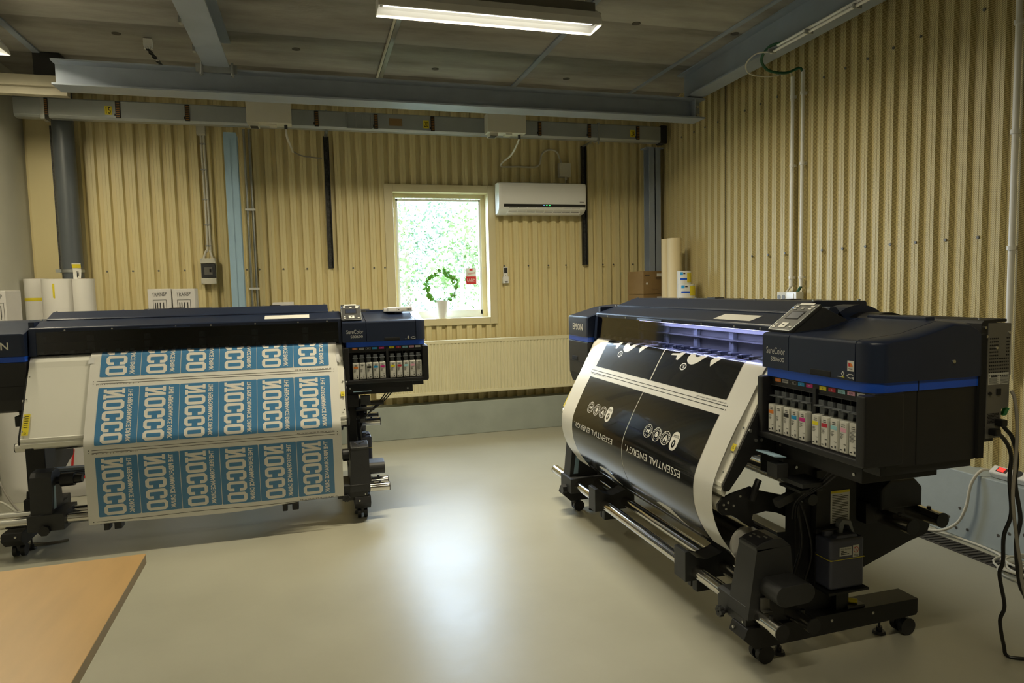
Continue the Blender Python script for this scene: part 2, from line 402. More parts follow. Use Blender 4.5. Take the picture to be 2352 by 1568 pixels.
# plinths
b = MB().m('plinth'); b.box(XL, XR, 6.75, YB, 0, .335, .006); struct(b.build('baseboard_back', smooth=False, recentre=False))
b = MB().m('plinth_blue'); b.box(3.49, XR+.03, YF, 6.75, 0, .385, .006)
pb = b.build('baseboard_right', smooth=False, recentre=False); struct(pb)
b = MB().m('drain')
for y, z in ((2.62, .10), (2.66, .12), (2.72, .09), (2.95, .17), (2.45, .05), (2.9, .06), (2.58, .14), (3.02, .1), (2.97, .05)):
    b.lathe([(.001, -.002), (.009, -.001), (.006, .003)], (3.489, y, z), 7, 'x')
b.build('chipped_holes', pb, recentre=False)
# window ------------------------------------------------------------
b = MB().m('frame')
for (x0, x1, z0, z1) in ((WX0-.085, WX0, WZ0-.07, WZ1+.075), (WX1, WX1+.075, WZ0-.07, WZ1+.075), (WX0, WX1, WZ1, WZ1+.075), (WX0, WX1, WZ0-.07, WZ0)):
    b.box(x0, x1, YB-.055, YB-.02, z0, z1, .003)
b.box(WX0-.012, WX0, YB-.03, YB+.24, WZ0, WZ1); b.box(WX1, WX1+.012, YB-.03, YB+.24, WZ0, WZ1)
b.box(WX0, WX1, YB-.03, YB+.24, WZ1, WZ1+.012); b.box(WX0, WX1, YB-.03, YB+.24, WZ0-.012, WZ0)
for (x0, x1, z0, z1) in ((WX0, WX0+.04, WZ0, WZ1-.04), (WX1-.045, WX1, WZ0, WZ1-.04), (WX0, WX1, WZ1-.04, WZ1)): b.box(x0, x1, YB+.085, YB+.14, z0, z1, .002)
win = struct(b.build('window_1', recentre=False))
b = MB().m('pvc_white'); gx0, gx1, gz0, gz1 = .862, 1.70, 1.262, 2.385
for (x0, x1, z0, z1) in ((gx0-.02, gx0, gz0-.05, gz1+.02), (gx1, gx1+.022, gz0-.05, gz1+.02), (gx0-.02, gx1+.02, gz1, gz1+.022), (gx0-.02, gx1+.02, gz0-.075, gz0)):
    b.box(x0, x1, YB+.10, YB+.15, z0, z1, .002)
b.build('window_frame', win, recentre=False)
b = MB().m('glass'); b.box(gx0, gx1, YB+.125, YB+.129, gz0, gz1); b.build('window_pane', win, smooth=False, recentre=False)
b = MB().m('screw')
for x in (.82, 1.0, 1.25, 1.5, 1.74): b.screw((x, YB+.084, WZ1-.02), 'y', .005)
for z in (1.4, 1.7, 2.0, 2.3): b.screw((WX1-.02, YB+.084, z), 'y', .005); b.screw((WX0+.015, YB+.084, z), 'y', .005)
b.build('frame_screws', win, recentre=False)
# drain channel in the floor
b = MB().m('dark'); b.box(3.285, 3.40, 1.6, 6.6, .0005, .002)
b.m('drain'); y = 1.6
b.box(3.28, 3.29, 1.6, 6.6, 0, .005); b.box(3.395, 3.405, 1.6, 6.6, 0, .005)
while y < 6.58:
    b.prism([(3.288, y+.012), (3.397, y), (3.397, y+.016), (3.288, y+.028)], 'z', 0, .005); y += .034
struct(b.build('trim_1', smooth=False)); bpy.data.objects['trim_1']['label'] = 'dark slotted drain grating set in the floor along the right wall'

# ================================================================ STEELWORK
def ibeam(mb, a, c, z0, z1, w, axis, tf=.012, tw=.009):
    """a=(start,end) along axis, c=centre across"""
    s, e = a; prof = [(c-w/2, z0), (c+w/2, z0), (c+w/2, z0+tf), (c+tw/2, z0+tf), (c+tw/2, z1-tf), (c+w/2, z1-tf), (c+w/2, z1), (c-w/2, z1), (c-w/2, z1-tf), (c-tw/2, z1-tf), (c-tw/2, z0+tf), (c-w/2, z0+tf)]
    mb.prism(prof, axis, s, e)
rt = root('steel_beam', (.9, 5.6, 2.95), 'long blue-grey steel I-beam running across the room below the ceiling', 'beam')
b = MB().m('steel'); ibeam(b, (-1.66, 3.44), 5.60, 2.95, 3.125, .20, 'x'); b.box(3.34, 3.35, 5.51, 5.69, 2.962, 3.113); b.build('beam_body', rt, smooth=False, xf=rel(rt))
b = MB().m('screw')
for x in (3.375, 3.40):
    for z in (2.995, 3.065): b.cyl((x, 5.56, z), (x, 5.60, z), .011, n=8)
b.build('bolt', rt, xf=rel(rt))
rt2 = root('steel_beam', (3.33, 4, 3.14), 'grey-blue steel beam running under the ceiling along the right wall', 'beam')
b = MB().m('steel'); sh = Matrix.Translation((3.34, 3, 0)) @ Matrix.Rotation(R(-2.0), 4, 'Z') @ Matrix.Translation((-3.34, -3, 0))
ibeam(b, (1.0, 5.72), 3.27, 3.14, ZC-.002, .16, 'y'); b.build('beam_body', rt2, smooth=False, xf=rel(rt2) @ sh)
rt3 = root('steel_beam', (-.6, 3, 3.13), 'deep steel beam with pale peeling underside coming towards the camera at upper left', 'beam')
b = MB().m('steel'); ibeam(b, (-1.5, 5.68), -.60, 3.135, ZC-.002, .175, 'y', .014, .012); b.build('beam_body', rt3, smooth=False, xf=rel(rt3))
b = MB().m('galv')
b.box(-.74, -.46, 5.50, 5.62, 3.128, 3.134); b.box(-.74, -.46, 5.495, 5.51, 3.092, 3.15)
for x in (-.70, -.49): b.cyl((x, 5.482, 3.06), (x, 5.482, 3.16), .008, n=10); b.cyl((x, 5.482, 3.07), (x, 5.482, 3.085), .015, n=6)
b.build('clamp_plate', rt3, xf=rel(rt3))
b = MB().m('galv')
for y in (4.6, 5.1): b.box(-.70, -.685, y, y+.05, 3.11, 3.15)
b.build('cable_clip', rt3, xf=rel(rt3))
# ceiling strips
for i, (x, w_) in enumerate(((-1.96, .05), (.665, .035), (1.90, .045), (3.10, .035))):
    b = MB().m('steel' if i != 1 else 'galv'); b.box(x-w_/2, x+w_/2, YF, YB, ZC-.014, ZC, .002)
    o = b.build('trim_%d' % (i+2), smooth=False); struct(o); o['label'] = ['thin steel joint strip between concrete ceiling slabs, at far left', 'galvanised joint strip on the ceiling left of the lit lamp', 'steel joint strip crossing the ceiling behind the lit lamp', 'thin steel joint strip on the ceiling nearest the right wall beam'][i]
b = MB().m('cream'); b.tube([(.635, 4.2, ZC-.012), (.635, 5.3, ZC-.012), (.632, 6.9, ZC-.012)], .011); tag(b.build('ceiling_conduit'), 'thin pale conduit clipped beside the ceiling strip left of the lamp', 'conduit')
# columns
def column(x, y, w_, d, z1, m_, label):
    b = MB().m(m_)
    t = .012
    b.box(x-w_/2, x+w_/2, y-d/2, y-d/2+t, .001, z1); b.box(x-w_/2, x+w_/2, y+d/2-t, y+d/2, .001, z1); b.box(x-.005, x+.005, y-d/2, y+d/2, .001, z1)
    rt = root('steel_column', (x, y, 0), label, 'column'); b.build('column_shaft', rt, smooth=False, xf=rel(rt))
    b = MB().m(m_); k_ = .04 if x > 0 else -.004; b.box(x-w_/2-k_, x+w_/2+k_, y-d/2, y+d/2, z1, z1+.012); b.box(x-w_/2-.03, x+w_/2+.03, y-d/2-.02, y+d/2+.01, .001, .014)
    b.build('end_plate', rt, smooth=False, xf=rel(rt)); return rt
rc = column(-.645, 6.67, .11, .11, 2.90, 'steel_lt', 'light blue steel column standing behind the left printer')
rc2 = column(3.50, 6.62, .13, .13, 2.90, 'steel', 'grey-blue steel column in the far right corner of the room')
# grey downpipe
rt = root('downpipe', (-1.97, 6.72, 0), 'thick dark grey vertical pipe in the far left corner', 'pipe')
b = MB().m('steel_dk'); b.cyl((-1.975, 6.74, .001), (-1.975, 6.74, ZC-.01), .082, n=32); b.build('pipe', rt, xf=rel(rt))
b = MB().m('galv'); b.cyl((-1.975, 6.74, 1.70), (-1.975, 6.74, 1.725), .088, n=32); b.box(-2.07, -2.03, 6.62, 6.66, 1.70, 1.725); b.build('pipe_clamp', rt, xf=rel(rt))
b = MB().m('cork'); b.box(-2.095, -2.062, 6.80, 6.86, 1.70, 2.95, .003); tag(b.build('hanging_strip'), 'mottled black strip hanging left of the thick grey pipe', 'strip')
for x, lab in ((.185, 'black slotted channel hanging on the back wall left of the window'), (2.825, 'black slotted channel hanging at the right end of the air conditioner')):
    rt = root('channel', (x, 6.82, 1.71), lab, 'channel')
    b = MB().m('cork'); b.box(x-.022, x+.022, 6.88, 6.89, 1.71, 2.96); b.m('black'); b.box(x-.026, x-.018, 6.852, 6.89, 1.71, 2.96); b.box(x+.018, x+.026, 6.852, 6.89, 1.71, 2.96)
    b.build('channel_body', rt, smooth=False, xf=rel(rt))
    b = MB().m('galv'); b.box(x-.015, x+.015, 6.46, 6.88, 2.955, 2.965); b.cyl((x, 6.47, 2.90), (x, 6.47, 3.11), .008, n=8); b.build('bracket', rt, xf=rel(rt))
# beige duct at the far left
b = MB().m('duct'); b.box(XL, -1.72, 6.0, 6.12, 3.065, 3.15, .01); b.prism([(XL, 3.01), (-1.72, 3.01), (-1.72, 3.065), (XL, 3.065)], 'y', 6.03, 6.10); tag(b.build('ceiling_duct'), 'beige boxed duct crossing the upper left corner', 'duct')
b = MB().m('black_matte'); b.box(-1.99, -1.80, 6.2, 6.35, 3.15, ZC-.002, .01); tag(b.build('ceiling_box'), 'black box fixed under the ceiling in the far left corner', 'box')

# ---------------------------------------------------------------- crane conductor rail with markers
rt = root('conductor_rail', (.65, 6.46, 2.94), 'long grey enamelled rail with black and orange markers across the back wall', 'rail')
b = MB().m('rail_al')
prof = [(6.43, 2.955), (6.45, 2.935), (6.52, 2.935), (6.53, 2.95), (6.53, 3.08), (6.50, 3.095), (6.44, 3.095), (6.43, 3.085)]
b.prism(prof, 'x', -1.98, 3.50, .002); b.build('rail_body', rt, xf=rel(rt))
b = MB().m('rail_al'); b.prism([(y-.004 if y < 6.48 else y+.004, z) for y, z in prof], 'x', -2.22, -2.02, .002); b.build('end_section', rt, xf=rel(rt))
b = MB().m('black'); b.box(3.50, 3.57, 6.42, 6.54, 2.925, 3.105, .006); b.build('end_cap', rt, xf=rel(rt))
b = MB().m('galv'); b.box(-2.03, -2.0, 6.415, 6.54, 2.92, 3.115, .002); b.build('joint_clamp', rt, xf=rel(rt)); b = MB().m('galv'); b.box(2.80, 2.82, 6.42, 6.54, 2.925, 3.10); b.build('joint_clamp', rt, xf=rel(rt))
for x in (-1.995, -1.475, -.95, .10, .62, 1.14, 2.19, 2.71, 3.24):
    b = MB().m('black'); b.box(x-.018, x+.018, 6.420, 6.431, 2.95, 3.085, .002); b.box(x-.026, x-.014, 6.418, 6.43, 2.966, 2.985)
    b.m('orange')
    for k in range(8): b.box(x-.012, x+.014, 6.4185, 6.421, 2.960+k*.0152, 2.966+k*.0152)
    b.build('position_marker', rt, smooth=False, xf=rel(rt))
for x, t in ((-1.545, '15'), (1.08, '20'), (3.185, '24')):
    b = MB().m('yellow'); b.box(x-.026, x+.026, 6.4265, 6.431, 2.975, 3.045); b.m('dark'); add_text(b, t, (x, 6.4255, 3.01), (1, 0, 0), (0, 0, 1), .036, .052, True)
    b.build('number_plate', rt, smooth=False, xf=rel(rt))
b = MB().m('card'); b.box(.74, .86, 6.426, 6.431, 2.985, 3.05); b.build('brown_plate', rt, xf=rel(rt))
b = MB().m('galv'); b.box(.36, .58, 6.41, 6.432, 2.945, 2.955); b.box(.36, .58, 6.41, 6.432, 3.075, 3.085); b.box(.36, .366, 6.41, 6.432, 2.945, 3.085); b.box(.574, .58, 6.41, 6.432, 2.945, 3.085)
for x in (.44, .50): b.cyl((x, 6.418, 2.95), (x, 6.418, 3.08), .004, n=8)
b.build('open_bracket', rt, xf=rel(rt))
# cream tap-off boxes
for i, (x0, x1, lab) in enumerate(((-.475, -.11, 'cream plastic tap-off box on the rail, left of the window'), (1.635, 2.01, 'cream plastic tap-off box on the rail above the air conditioner'))):
    rt = root('tap_off_box', ((x0+x1)/2, 6.36, 2.91), lab, 'electrical box', group=None)
    b = MB().m('cream'); b.box(x0, x1, 6.29, 6.43, 2.935, 3.115, .006)
    b.box(x0+.02, x0+.10, 6.31, 6.42, 2.905, 2.94, .003); b.box(x0+.18, x0+.24, 6.31, 6.42, 2.92, 2.94, .003); b.build('box_body', rt, xf=rel(rt))
    b = MB().m('dgrey'); b.box(x0+.028, x0+.09, 6.308, 6.40, 2.903, 2.906); b.build('foot_opening', rt, xf=rel(rt)); b = MB().m('dgrey'); b.cyl((x1-.05, 6.36, 2.90), (x1-.05, 6.36, 2.94), .014, n=12); b.build('cable_gland', rt, xf=rel(rt))
b = MB().m('cable_w'); b.tube([(-.16, 6.36, 2.90), (-.155, 6.40, 2.84), (-.13, 6.6, 2.80), (-.12, 6.78, 2.79)], .010); tag(b.build('cable'), 'grey cable hanging from the tap-off box left of the window', 'cable')
b = MB().m('cable_gr'); b.tube([(-.13, 6.78, 2.80), (-.05, 6.86, 2.775), (.06, 6.87, 2.76), (.14, 6.87, 2.755)], .006); tag(b.build('cable'), 'thin dark cable running to the black channel left of the window', 'cable')
b = MB().m('cable_w'); b.tube([(1.96, 6.36, 2.90), (1.955, 6.42, 2.86), (1.945, 6.6, 2.79), (1.90, 6.78, 2.745), (1.93, 6.875, 2.725), (2.10, 6.88, 2.73), (2.28, 6.88, 2.73), (2.34, 6.88, 2.77), (2.36, 6.88, 2.86), (2.43, 6.88, 2.91), (2.52, 6.88, 2.90), (2.56, 6.88, 2.83), (2.575, 6.87, 2.77)], .009)
tag(b.build('cable'), 'cream cable looping from the tap-off box to the junction box', 'cable')
rt = root('junction_box', (2.60, 6.85, 2.63), 'small grey-white junction box above the air conditioner', 'electrical box')
b = MB().m('cream'); b.box(2.54, 2.665, 6.83, 6.90, 2.63, 2.775, .005); b.build('box_body', rt, xf=rel(rt))
b = MB().m('screw'); b.screw((2.56, 6.829, 2.76), 'y', .005); b.screw((2.645, 6.829, 2.645), 'y', .005); b.build('box_screw', rt, xf=rel(rt))
b = MB().m('cream'); b.cyl((2.62, 6.86, 2.60), (2.62, 6.86, 2.63), .014, n=12); b.build('cable_gland', rt, xf=rel(rt))
b = MB().m('cable_w'); b.tube([(2.62, 6.86, 2.60), (2.61, 6.86, 2.56), (2.60, 6.85, 2.52)], .007); tag(b.build('cable'), 'short cream cable from junction box down to the air conditioner', 'cable')

# ---------------------------------------------------------------- switch box with twin cables
rt = root('switch_box', (-.91, 6.84, 1.58), 'small grey-green wall switch box with clear window between cables and column', 'electrical box')
b = MB().m('cream'); b.box(-.975, -.845, 6.82, 6.90, 1.58, 1.635, .004); b.box(-.975, -.845, 6.82, 6.90, 1.77, 1.815, .004); b.box(-.975, -.845, 6.85, 6.90, 1.635, 1.77); b.build('box_body', rt, xf=rel(rt))
b = MB().m('dgrey'); b.box(-.97, -.85, 6.828, 6.85, 1.64, 1.765, .004); b.m('sheet'); b.box(-.945, -.875, 6.824, 6.83, 1.665, 1.735, .003); b.m('dark'); b.box(-.90, -.885, 6.82, 6.826, 1.69, 1.72)
b.build('breaker_window', rt, xf=rel(rt))
b = MB().m('screw')
for x in (-.965, -.855):
    for z in (1.59, 1.805): b.screw((x, 6.819, z), 'y', .004)
b.build('box_screw', rt, xf=rel(rt))
b = MB().m('cream'); b.box(-.945, -.87, 6.82, 6.90, 2.93, 3.01, .004); tag(b.build('junction_box'), 'small cream junction box under the rail above the switch box', 'electrical box')
for dx, lab in ((-.012, 'left'), (.012, 'right')):
    b = MB().m('cable_w'); b.tube([(-.905+dx, 6.88, 2.93), (-.90+dx, 6.88, 2.4), (-.90+dx, 6.88, 1.93), (-.91+dx*1.6, 6.87, 1.88), (-.91+dx*3.2, 6.86, 1.815)], .010)
    b.m('galv')
    for z in (2.85, 2.62, 2.35, 2.12, 1.93): b.box(-.905+dx-.013, -.905+dx+.013, 6.865, 6.90, z, z+.008)
    tag(b.build('cable'), lab+' one of the twin white cables running down to the switch box', 'cable', 'twin cables above the switch box')
# twin thin pipes right of the column
for dx, lab in ((-.548, 'left'), (-.502, 'right')):
    b = MB().m('galv'); b.cyl((dx, 6.87, .34), (dx, 6.87, 3.0), .011, n=14); tag(b.build('heating_pipe'), lab+' thin pipe of the pair beside the blue column', 'pipe', 'thin pipes beside the column')
for z, lab in ((2.255, 'upper'), (1.52, 'lower')):
    b = MB().m('white'); b.box(-.57, -.48, 6.855, 6.89, z, z+.02, .003); tag(b.build('pipe_clip'), lab+' white clip holding the pair of thin pipes', 'clip')
# ---------------------------------------------------------------- air conditioner
rt = root('air_conditioner', (2.33, 6.78, 2.22), 'white wall-mounted air conditioner right of the window', 'air conditioner')
ax0, ax1 = 1.835, 2.775
b = MB().m('white_gl')
sec = [(6.845, 2.545), (6.72, 2.545), (6.69, 2.535), (6.683, 2.50), (6.683, 2.33), (6.70, 2.275), (6.76, 2.235), (6.845, 2.225)]
def acsec(x, k): return [(x, 6.80+(y-6.80)*k, 2.385+(z-2.385)*(.5+.5*k) if k < 1 else z) for y, z in sec]
b.loft([acsec(ax0, .93), acsec(ax0+.008, .985), acsec(ax0+.03, 1), acsec(ax1-.03, 1), acsec(ax1-.008, .985), acsec(ax1, .93)])
b.build('casing', rt, xf=rel(rt))
b = MB().m('black'); b.prism([(6.6815, 2.325), (6.690, 2.298), (6.697, 2.300), (6.69, 2.328)], 'x', ax0+.05, ax1-.01); b.build('display_strip', rt, xf=rel(rt))
b = MB().m('dgrey'); b.prism([(6.694, 2.288), (6.745, 2.243), (6.76, 2.26), (6.71, 2.30)], 'x', ax0+.10, ax1-.06); b.build('air_outlet', rt, xf=rel(rt))
b = MB().m('white'); b.prism([(6.735, 2.240), (6.765, 2.226), (6.77, 2.232), (6.742, 2.248)], 'x', ax0+.09, ax1-.05)
for k in range(9):
    x = ax0+.10+k*.0965; b.prism([(6.690, 2.288), (6.74, 2.241), (6.75, 2.255), (6.70, 2.298)], 'x', x, x+.006)
b.prism([(6.703, 2.274), (6.71, 2.267), (6.715, 2.272), (6.708, 2.279)], 'x', ax0+.10, ax1-.06)
b.build('louvre', rt, xf=rel(rt))
b = MB().m('green'); b.box(2.33, 2.345, 6.679, 6.686, 2.312, 2.317); b.box(2.365, 2.375, 6.679, 6.686, 2.310, 2.316); b.m('bluelled'); b.box(2.305, 2.312, 6.679, 6.686, 2.312, 2.317); b.build('indicator_light', rt, xf=rel(rt))
b = MB().m('dgrey'); b.box(2.70, 2.745, 6.680, 6.6835, 2.348, 2.353); b.build('maker_badge', rt, xf=rel(rt))
# remote
rt = root('remote_control', (1.935, 6.86, 1.53), 'white air conditioner remote in its wall holder right of the window', 'remote control')
b = MB().m('white'); b.box(1.91, 1.957, 6.858, 6.878, 1.56, 1.70, .005); b.build('handset', rt, xf=rel(rt))
b = MB().m('dgrey'); b.box(1.917, 1.950, 6.855, 6.86, 1.635, 1.69, .002); b.box(1.93, 1.937, 6.855, 6.86, 1.612, 1.619); b.box(1.92, 1.95, 6.845, 6.85, 1.540, 1.550); b.build('display', rt, xf=rel(rt))
b = MB().m('white'); b.box(1.903, 1.965, 6.85, 6.90, 1.53, 1.60, .006); b.build('wall_holder', rt, xf=rel(rt))
# ---------------------------------------------------------------- radiator
rt = root('radiator', (1.8, 6.68, .42), 'long cream panel radiator under the window', 'radiator')
RX0, RX1, RZ0, RZ1 = .55, 3.05, .435, .975
b = MB().m('cream_metal'); pr = []; k = 0; x = RX0+.03
pts = [(RX0, 6.675)]
while x < RX1-.04:
    pts += [(x, 6.675), (x+.006, 6.684), (x+.014, 6.684), (x+.020, 6.675)]; x += .036
pts.append((RX1, 6.675))
b.loft([[(u, v, RZ0+.03) for u, v in pts], [(u, v, RZ1-.03) for u, v in pts]], closed=False)
b.box(RX0, RX1, 6.672, 6.686, RZ0, RZ0+.032, .004); b.box(RX0, RX1, 6.672, 6.686, RZ1-.032, RZ1, .004); b.box(RX0, RX1, 6.686, 6.69, RZ0, RZ1)
b.build('front_panel', rt, xf=rel(rt))
b = MB().m('cream_metal'); b.box(RX0, RX1, 6.69, 6.755, RZ1-.008, RZ1, .002); b.box(RX0, RX0+.006, 6.69, 6.755, RZ0, RZ1); b.box(RX1-.006, RX1, 6.69, 6.755, RZ0, RZ1); b.build('top_grille', rt, xf=rel(rt))
b = MB().m('cream_metal'); b.box(RX0, RX1, 6.748, 6.754, RZ0, RZ1-.01)
for x in (.9, 1.9, 2.8): b.box(x, x+.04, 6.754, 6.885, .5, .9)
b.build('rear_panel', rt, xf=rel(rt))
# ---------------------------------------------------------------- ivy wreath in pot on the sill
px, py, pz = 1.268, 7.0-.055, WZ0
rt = root('ivy_wreath_plant', (px, py, pz), 'green ivy trained on a ring in a white pot on the window sill', 'potted plant')
b = MB().m('white_gl'); b.lathe([(.001, 0), (.044, 0), (.046, .004), (.066, .178), (.066, .184), (.061, .184), (.058, .165), (.001, .165)], (px, py, pz), 32); b.build('plant_pot', rt, xf=rel(rt))
cz = pz+.32; rr = .15
b = MB().m('twig'); b.tube([(px+rr*math.cos(t), py, cz+rr*math.sin(t)) for t in [2*math.pi*i/24-math.pi/2 for i in range(25)]], .004, 6, 1); b.tube([(px-.02, py, pz+.16), (px-.02, py, cz-rr)], .003, 6, 0); b.build('ring_stem', rt, xf=rel(rt))
def leaf(mb, p, d, n, s):
    d = d.normalized(); a = d.cross(n).normalized(); n = a.cross(d)
    sh = [(0, 0), (.35, .18), (.5, -.02), (.42, .4), (.62, .55), (.28, .62), (0, 1.05), (-.28, .62), (-.62, .55), (-.42, .4), (-.5, -.02), (-.35, .18)]
    c = mb.bm.verts.new(p+d*(.4*s)+n*(.06*s)); vs = [mb.bm.verts.new(p+a*(u*s)+d*(v*s)) for u, v in sh]
    mb._f([mb.bm.faces.new((c, vs[i], vs[(i+1) % 12])) for i in range(12)])
b = MB().m('leaf')
for i in range(115):
    t = random.uniform(0, 2*math.pi)
    if math.sin(t) < -.75 and random.random() < .3: continue
    if .0 < math.cos(t-.0) and abs(t-6.0) < .35: continue
    p = Vector((px+(rr+random.uniform(-.012, .016))*math.cos(t), py+random.uniform(-.02, .02), cz+(rr+random.uniform(-.012, .016))*math.sin(t)))
    d = Vector((math.cos(t)*random.choice((-.5, 1)), random.uniform(-.6, .2), math.sin(t)*random.choice((-.5, 1))-.4)) + Vector((random.uniform(-.5, .5), 0, random.uniform(-.5, .5)))
    leaf(b, p, d, Vector((random.uniform(-.4, .4), -1, random.uniform(-.1, .6))), random.uniform(.026, .044))
for i in range(14):
    leaf(b, Vector((px+random.uniform(-.06, .06), py-.02, pz+.175+random.uniform(0, .02))), Vector((random.uniform(-1, 1), -.5, .4)), Vector((0, -.6, 1)), .035)
b.build('ivy_leaves', rt, smooth=False, xf=rel(rt))
# alarm sticker on the glass
rt = root('alarm_sticker', (1.61, YB+.124, 1.53), 'red and white LARM alarm sticker on the window glass', 'sticker')
yy = YB+.1235
b = MB().m('labelw'); b.box(1.555, 1.665, yy, yy+.0012, 1.61, 1.70); b.m('red'); b.box(1.593, 1.627, yy-.0006, yy, 1.672, 1.692)
add_text(b, 'Jouvet', (1.61, yy-.0008, 1.642), Vector((1, 0, .12)).normalized(), Vector((-.12, 0, 1)).normalized(), .085, .03, True); b.build('upper_half', rt, smooth=False, xf=rel(rt))
b = MB().m('red'); b.box(1.555, 1.665, yy, yy+.0012, 1.53, 1.61); b.m('labelw'); add_text(b, 'LARM', (1.61, yy-.0008, 1.575), (1, 0, 0), (0, 0, 1), .088, .028, True); b.box(1.575, 1.645, yy-.0008, yy, 1.551, 1.556); b.build('lower_half', rt, smooth=False, xf=rel(rt))

# ---------------------------------------------------------------- outside the window
b = MB().m('grass'); b.box(-14, 16, 7.3, 40, -.4, -.3); struct(b.build('ground_outside', smooth=False, recentre=False)); bpy.data.objects['ground_outside'].name = 'floor_outside'
def tree(x, y, h, r, m_, lab, z0=-.3):
    rt = root('tree', (x, y, z0), lab, 'tree', group='trees outside the window')
    b = MB().m('bark'); b.cyl((0, 0, 0), (0, 0, h*.5), .12, .06, 8); b.build('trunk', rt)
    b = MB().m(m_); cl = [(random.uniform(-1, 1), random.uniform(0, 2*math.pi), random.random()**.5) for _ in range(110)]
    for i in range(7500):
        u, v, q = random.choice(cl); s_ = math.sqrt(1-u*u); p = Vector((r*q*s_*math.cos(v), r*q*s_*math.sin(v), h*.56+h*.46*q*u))
        p += Vector((random.gauss(0, .17), random.gauss(0, .17), random.gauss(0, .17))); k = random.uniform(.03, .065)
        d = Vector((random.uniform(-1, 1), random.uniform(-1, 1), random.uniform(-1, 1))).normalized()*k; e = d.cross(Vector((random.uniform(-1, 1), random.uniform(-1, 1), random.uniform(-1, 1)))).normalized()*k*.6
        b.quad(p-d, p+e, p+d, p-e)
    b.build('leaf_crown', rt, smooth=False)
tree(.75, 13.0, 3.9, 1.35, 'foliage', 'pale green tree outside, seen left in the window')
tree(3.75, 13.6, 4.3, 1.35, 'foliage', 'pale green tree outside, seen right in the window')
tree(2.4, 18.0, 5.6, 2.3, 'foliage2', 'darker taller tree far outside the window, behind the pale ones')
rt = root('chain_link_fence', (2, 11.0, -.3), 'pale chain-link fence outside the window', 'fence')
b = MB().m('galv')
for x in (-.2, 1.1, 2.35, 3.6): b.cyl((x, 11, -.3), (x, 11, 1.75), .03, n=8)
b.build('fence_post', rt, xf=rel(rt))
b = MB().m('galv'); b.cyl((-.5, 11, 1.72), (4, 11, 1.72), .012, n=6); b.cyl((-.5, 11, 1.45), (4, 11, 1.45), .008, n=6); b.build('top_wire', rt, xf=rel(rt))
b = MB().m('galv'); x = -1.5
while x < 4.2:
    for s_ in (1, -1):
        a = Vector((x if s_ > 0 else x+1.7, 11, -.2)); c = Vector((x+1.7 if s_ > 0 else x, 11, 1.5)); b.cyl(a, c, .0035, n=4, caps=False)
    x += .09
b.build('wire_mesh', rt, xf=rel(rt)); 

# ================================================================ LAMPS
def batten(name, x0, x1, yc, label, lamp_rot=False, zr=3.17):
    """fluorescent batten along x (or turned a quarter) with a trough reflector, rim at height zr"""
    L_ = x1-x0; rt = root(name, ((x0+x1)/2, yc, zr) if not lamp_rot else (yc, (x0+x1)/2, zr), label, 'ceiling lamp', rz=R(90) if lamp_rot else 0)
    h = L_/2; w_ = .095
    b = MB().m('sheet'); b.box(-h+.02, h-.02, -.035, .035, .10, .165, .004); b.box(-h*.6-.01, -h*.6+.01, -.02, .02, .165, ZC-zr); b.box(h*.6-.01, h*.6+.01, -.02, .02, .165, ZC-zr); b.build('housing', rt)
    b = MB().m('white')
    sec = [(-w_, 0), (-w_+.012, .045), (-.045, .098), (.045, .098), (w_-.012, .045), (w_, 0)]
    out = [(y*1.03, z+.004) for y, z in sec]
    b.prism(sec+out[::-1], 'x', -h, h)
    for s in (-1, 1): b.prism(sec, 'x', s*h-(.003 if s > 0 else 0), s*h+(.003 if s < 0 else 0))
    b.build('reflector', rt, smooth=False)
    b = MB().m('tube'); b.cyl((-h+.03, 0, .045), (h-.03, 0, .045), .013, n=20); b.build('fluorescent_tube', rt)
    b = MB().m('dgrey')
    for s in (-1, 1): b.box(s*(h-.026)-.008, s*(h-.026)+.008, -.014, .014, .03, .098)
    b.build('lamp_holder', rt)
    return rt
lamps = [batten('fluorescent_lamp', .45, 1.885, 4.325, 'lit fluorescent batten lamp with white trough reflector under the ceiling'),
         batten('fluorescent_lamp', 4.2, 5.66, -2.04, 'lit fluorescent lamp cut off by the left edge of the photo', True)]
def lamplight(x, y, z, rz, p):
    o = area('lamp_glow', (x, y, z), (0, 0, rz), 1.36, .026, p, LAMP_COL); return o
lamplight(1.17, 4.325, 3.198, 0, 74); lamplight(-2.04, 4.93, 3.198, R(90), 34)
# unseen batten added behind the camera as weak fill, not a known fixture
batten('fluorescent_lamp', .3, 1.735, .6, 'added fluorescent fill lamp out of view behind the camera position', zr=3.0)
lamplight(1.02, .6, 3.028, 0, 20)
b = MB().m('cable_w'); b.tube([(1.78, 4.0, ZC-.01), (1.79, 4.15, ZC-.02), (1.82, 4.35, 3.36), (1.90, 4.40, 3.33), (1.93, 4.36, 3.29), (1.88, 4.33, 3.27)], .008); tag(b.build('lamp_cable'), 'white cable looping into the right end of the ceiling lamp', 'cable')
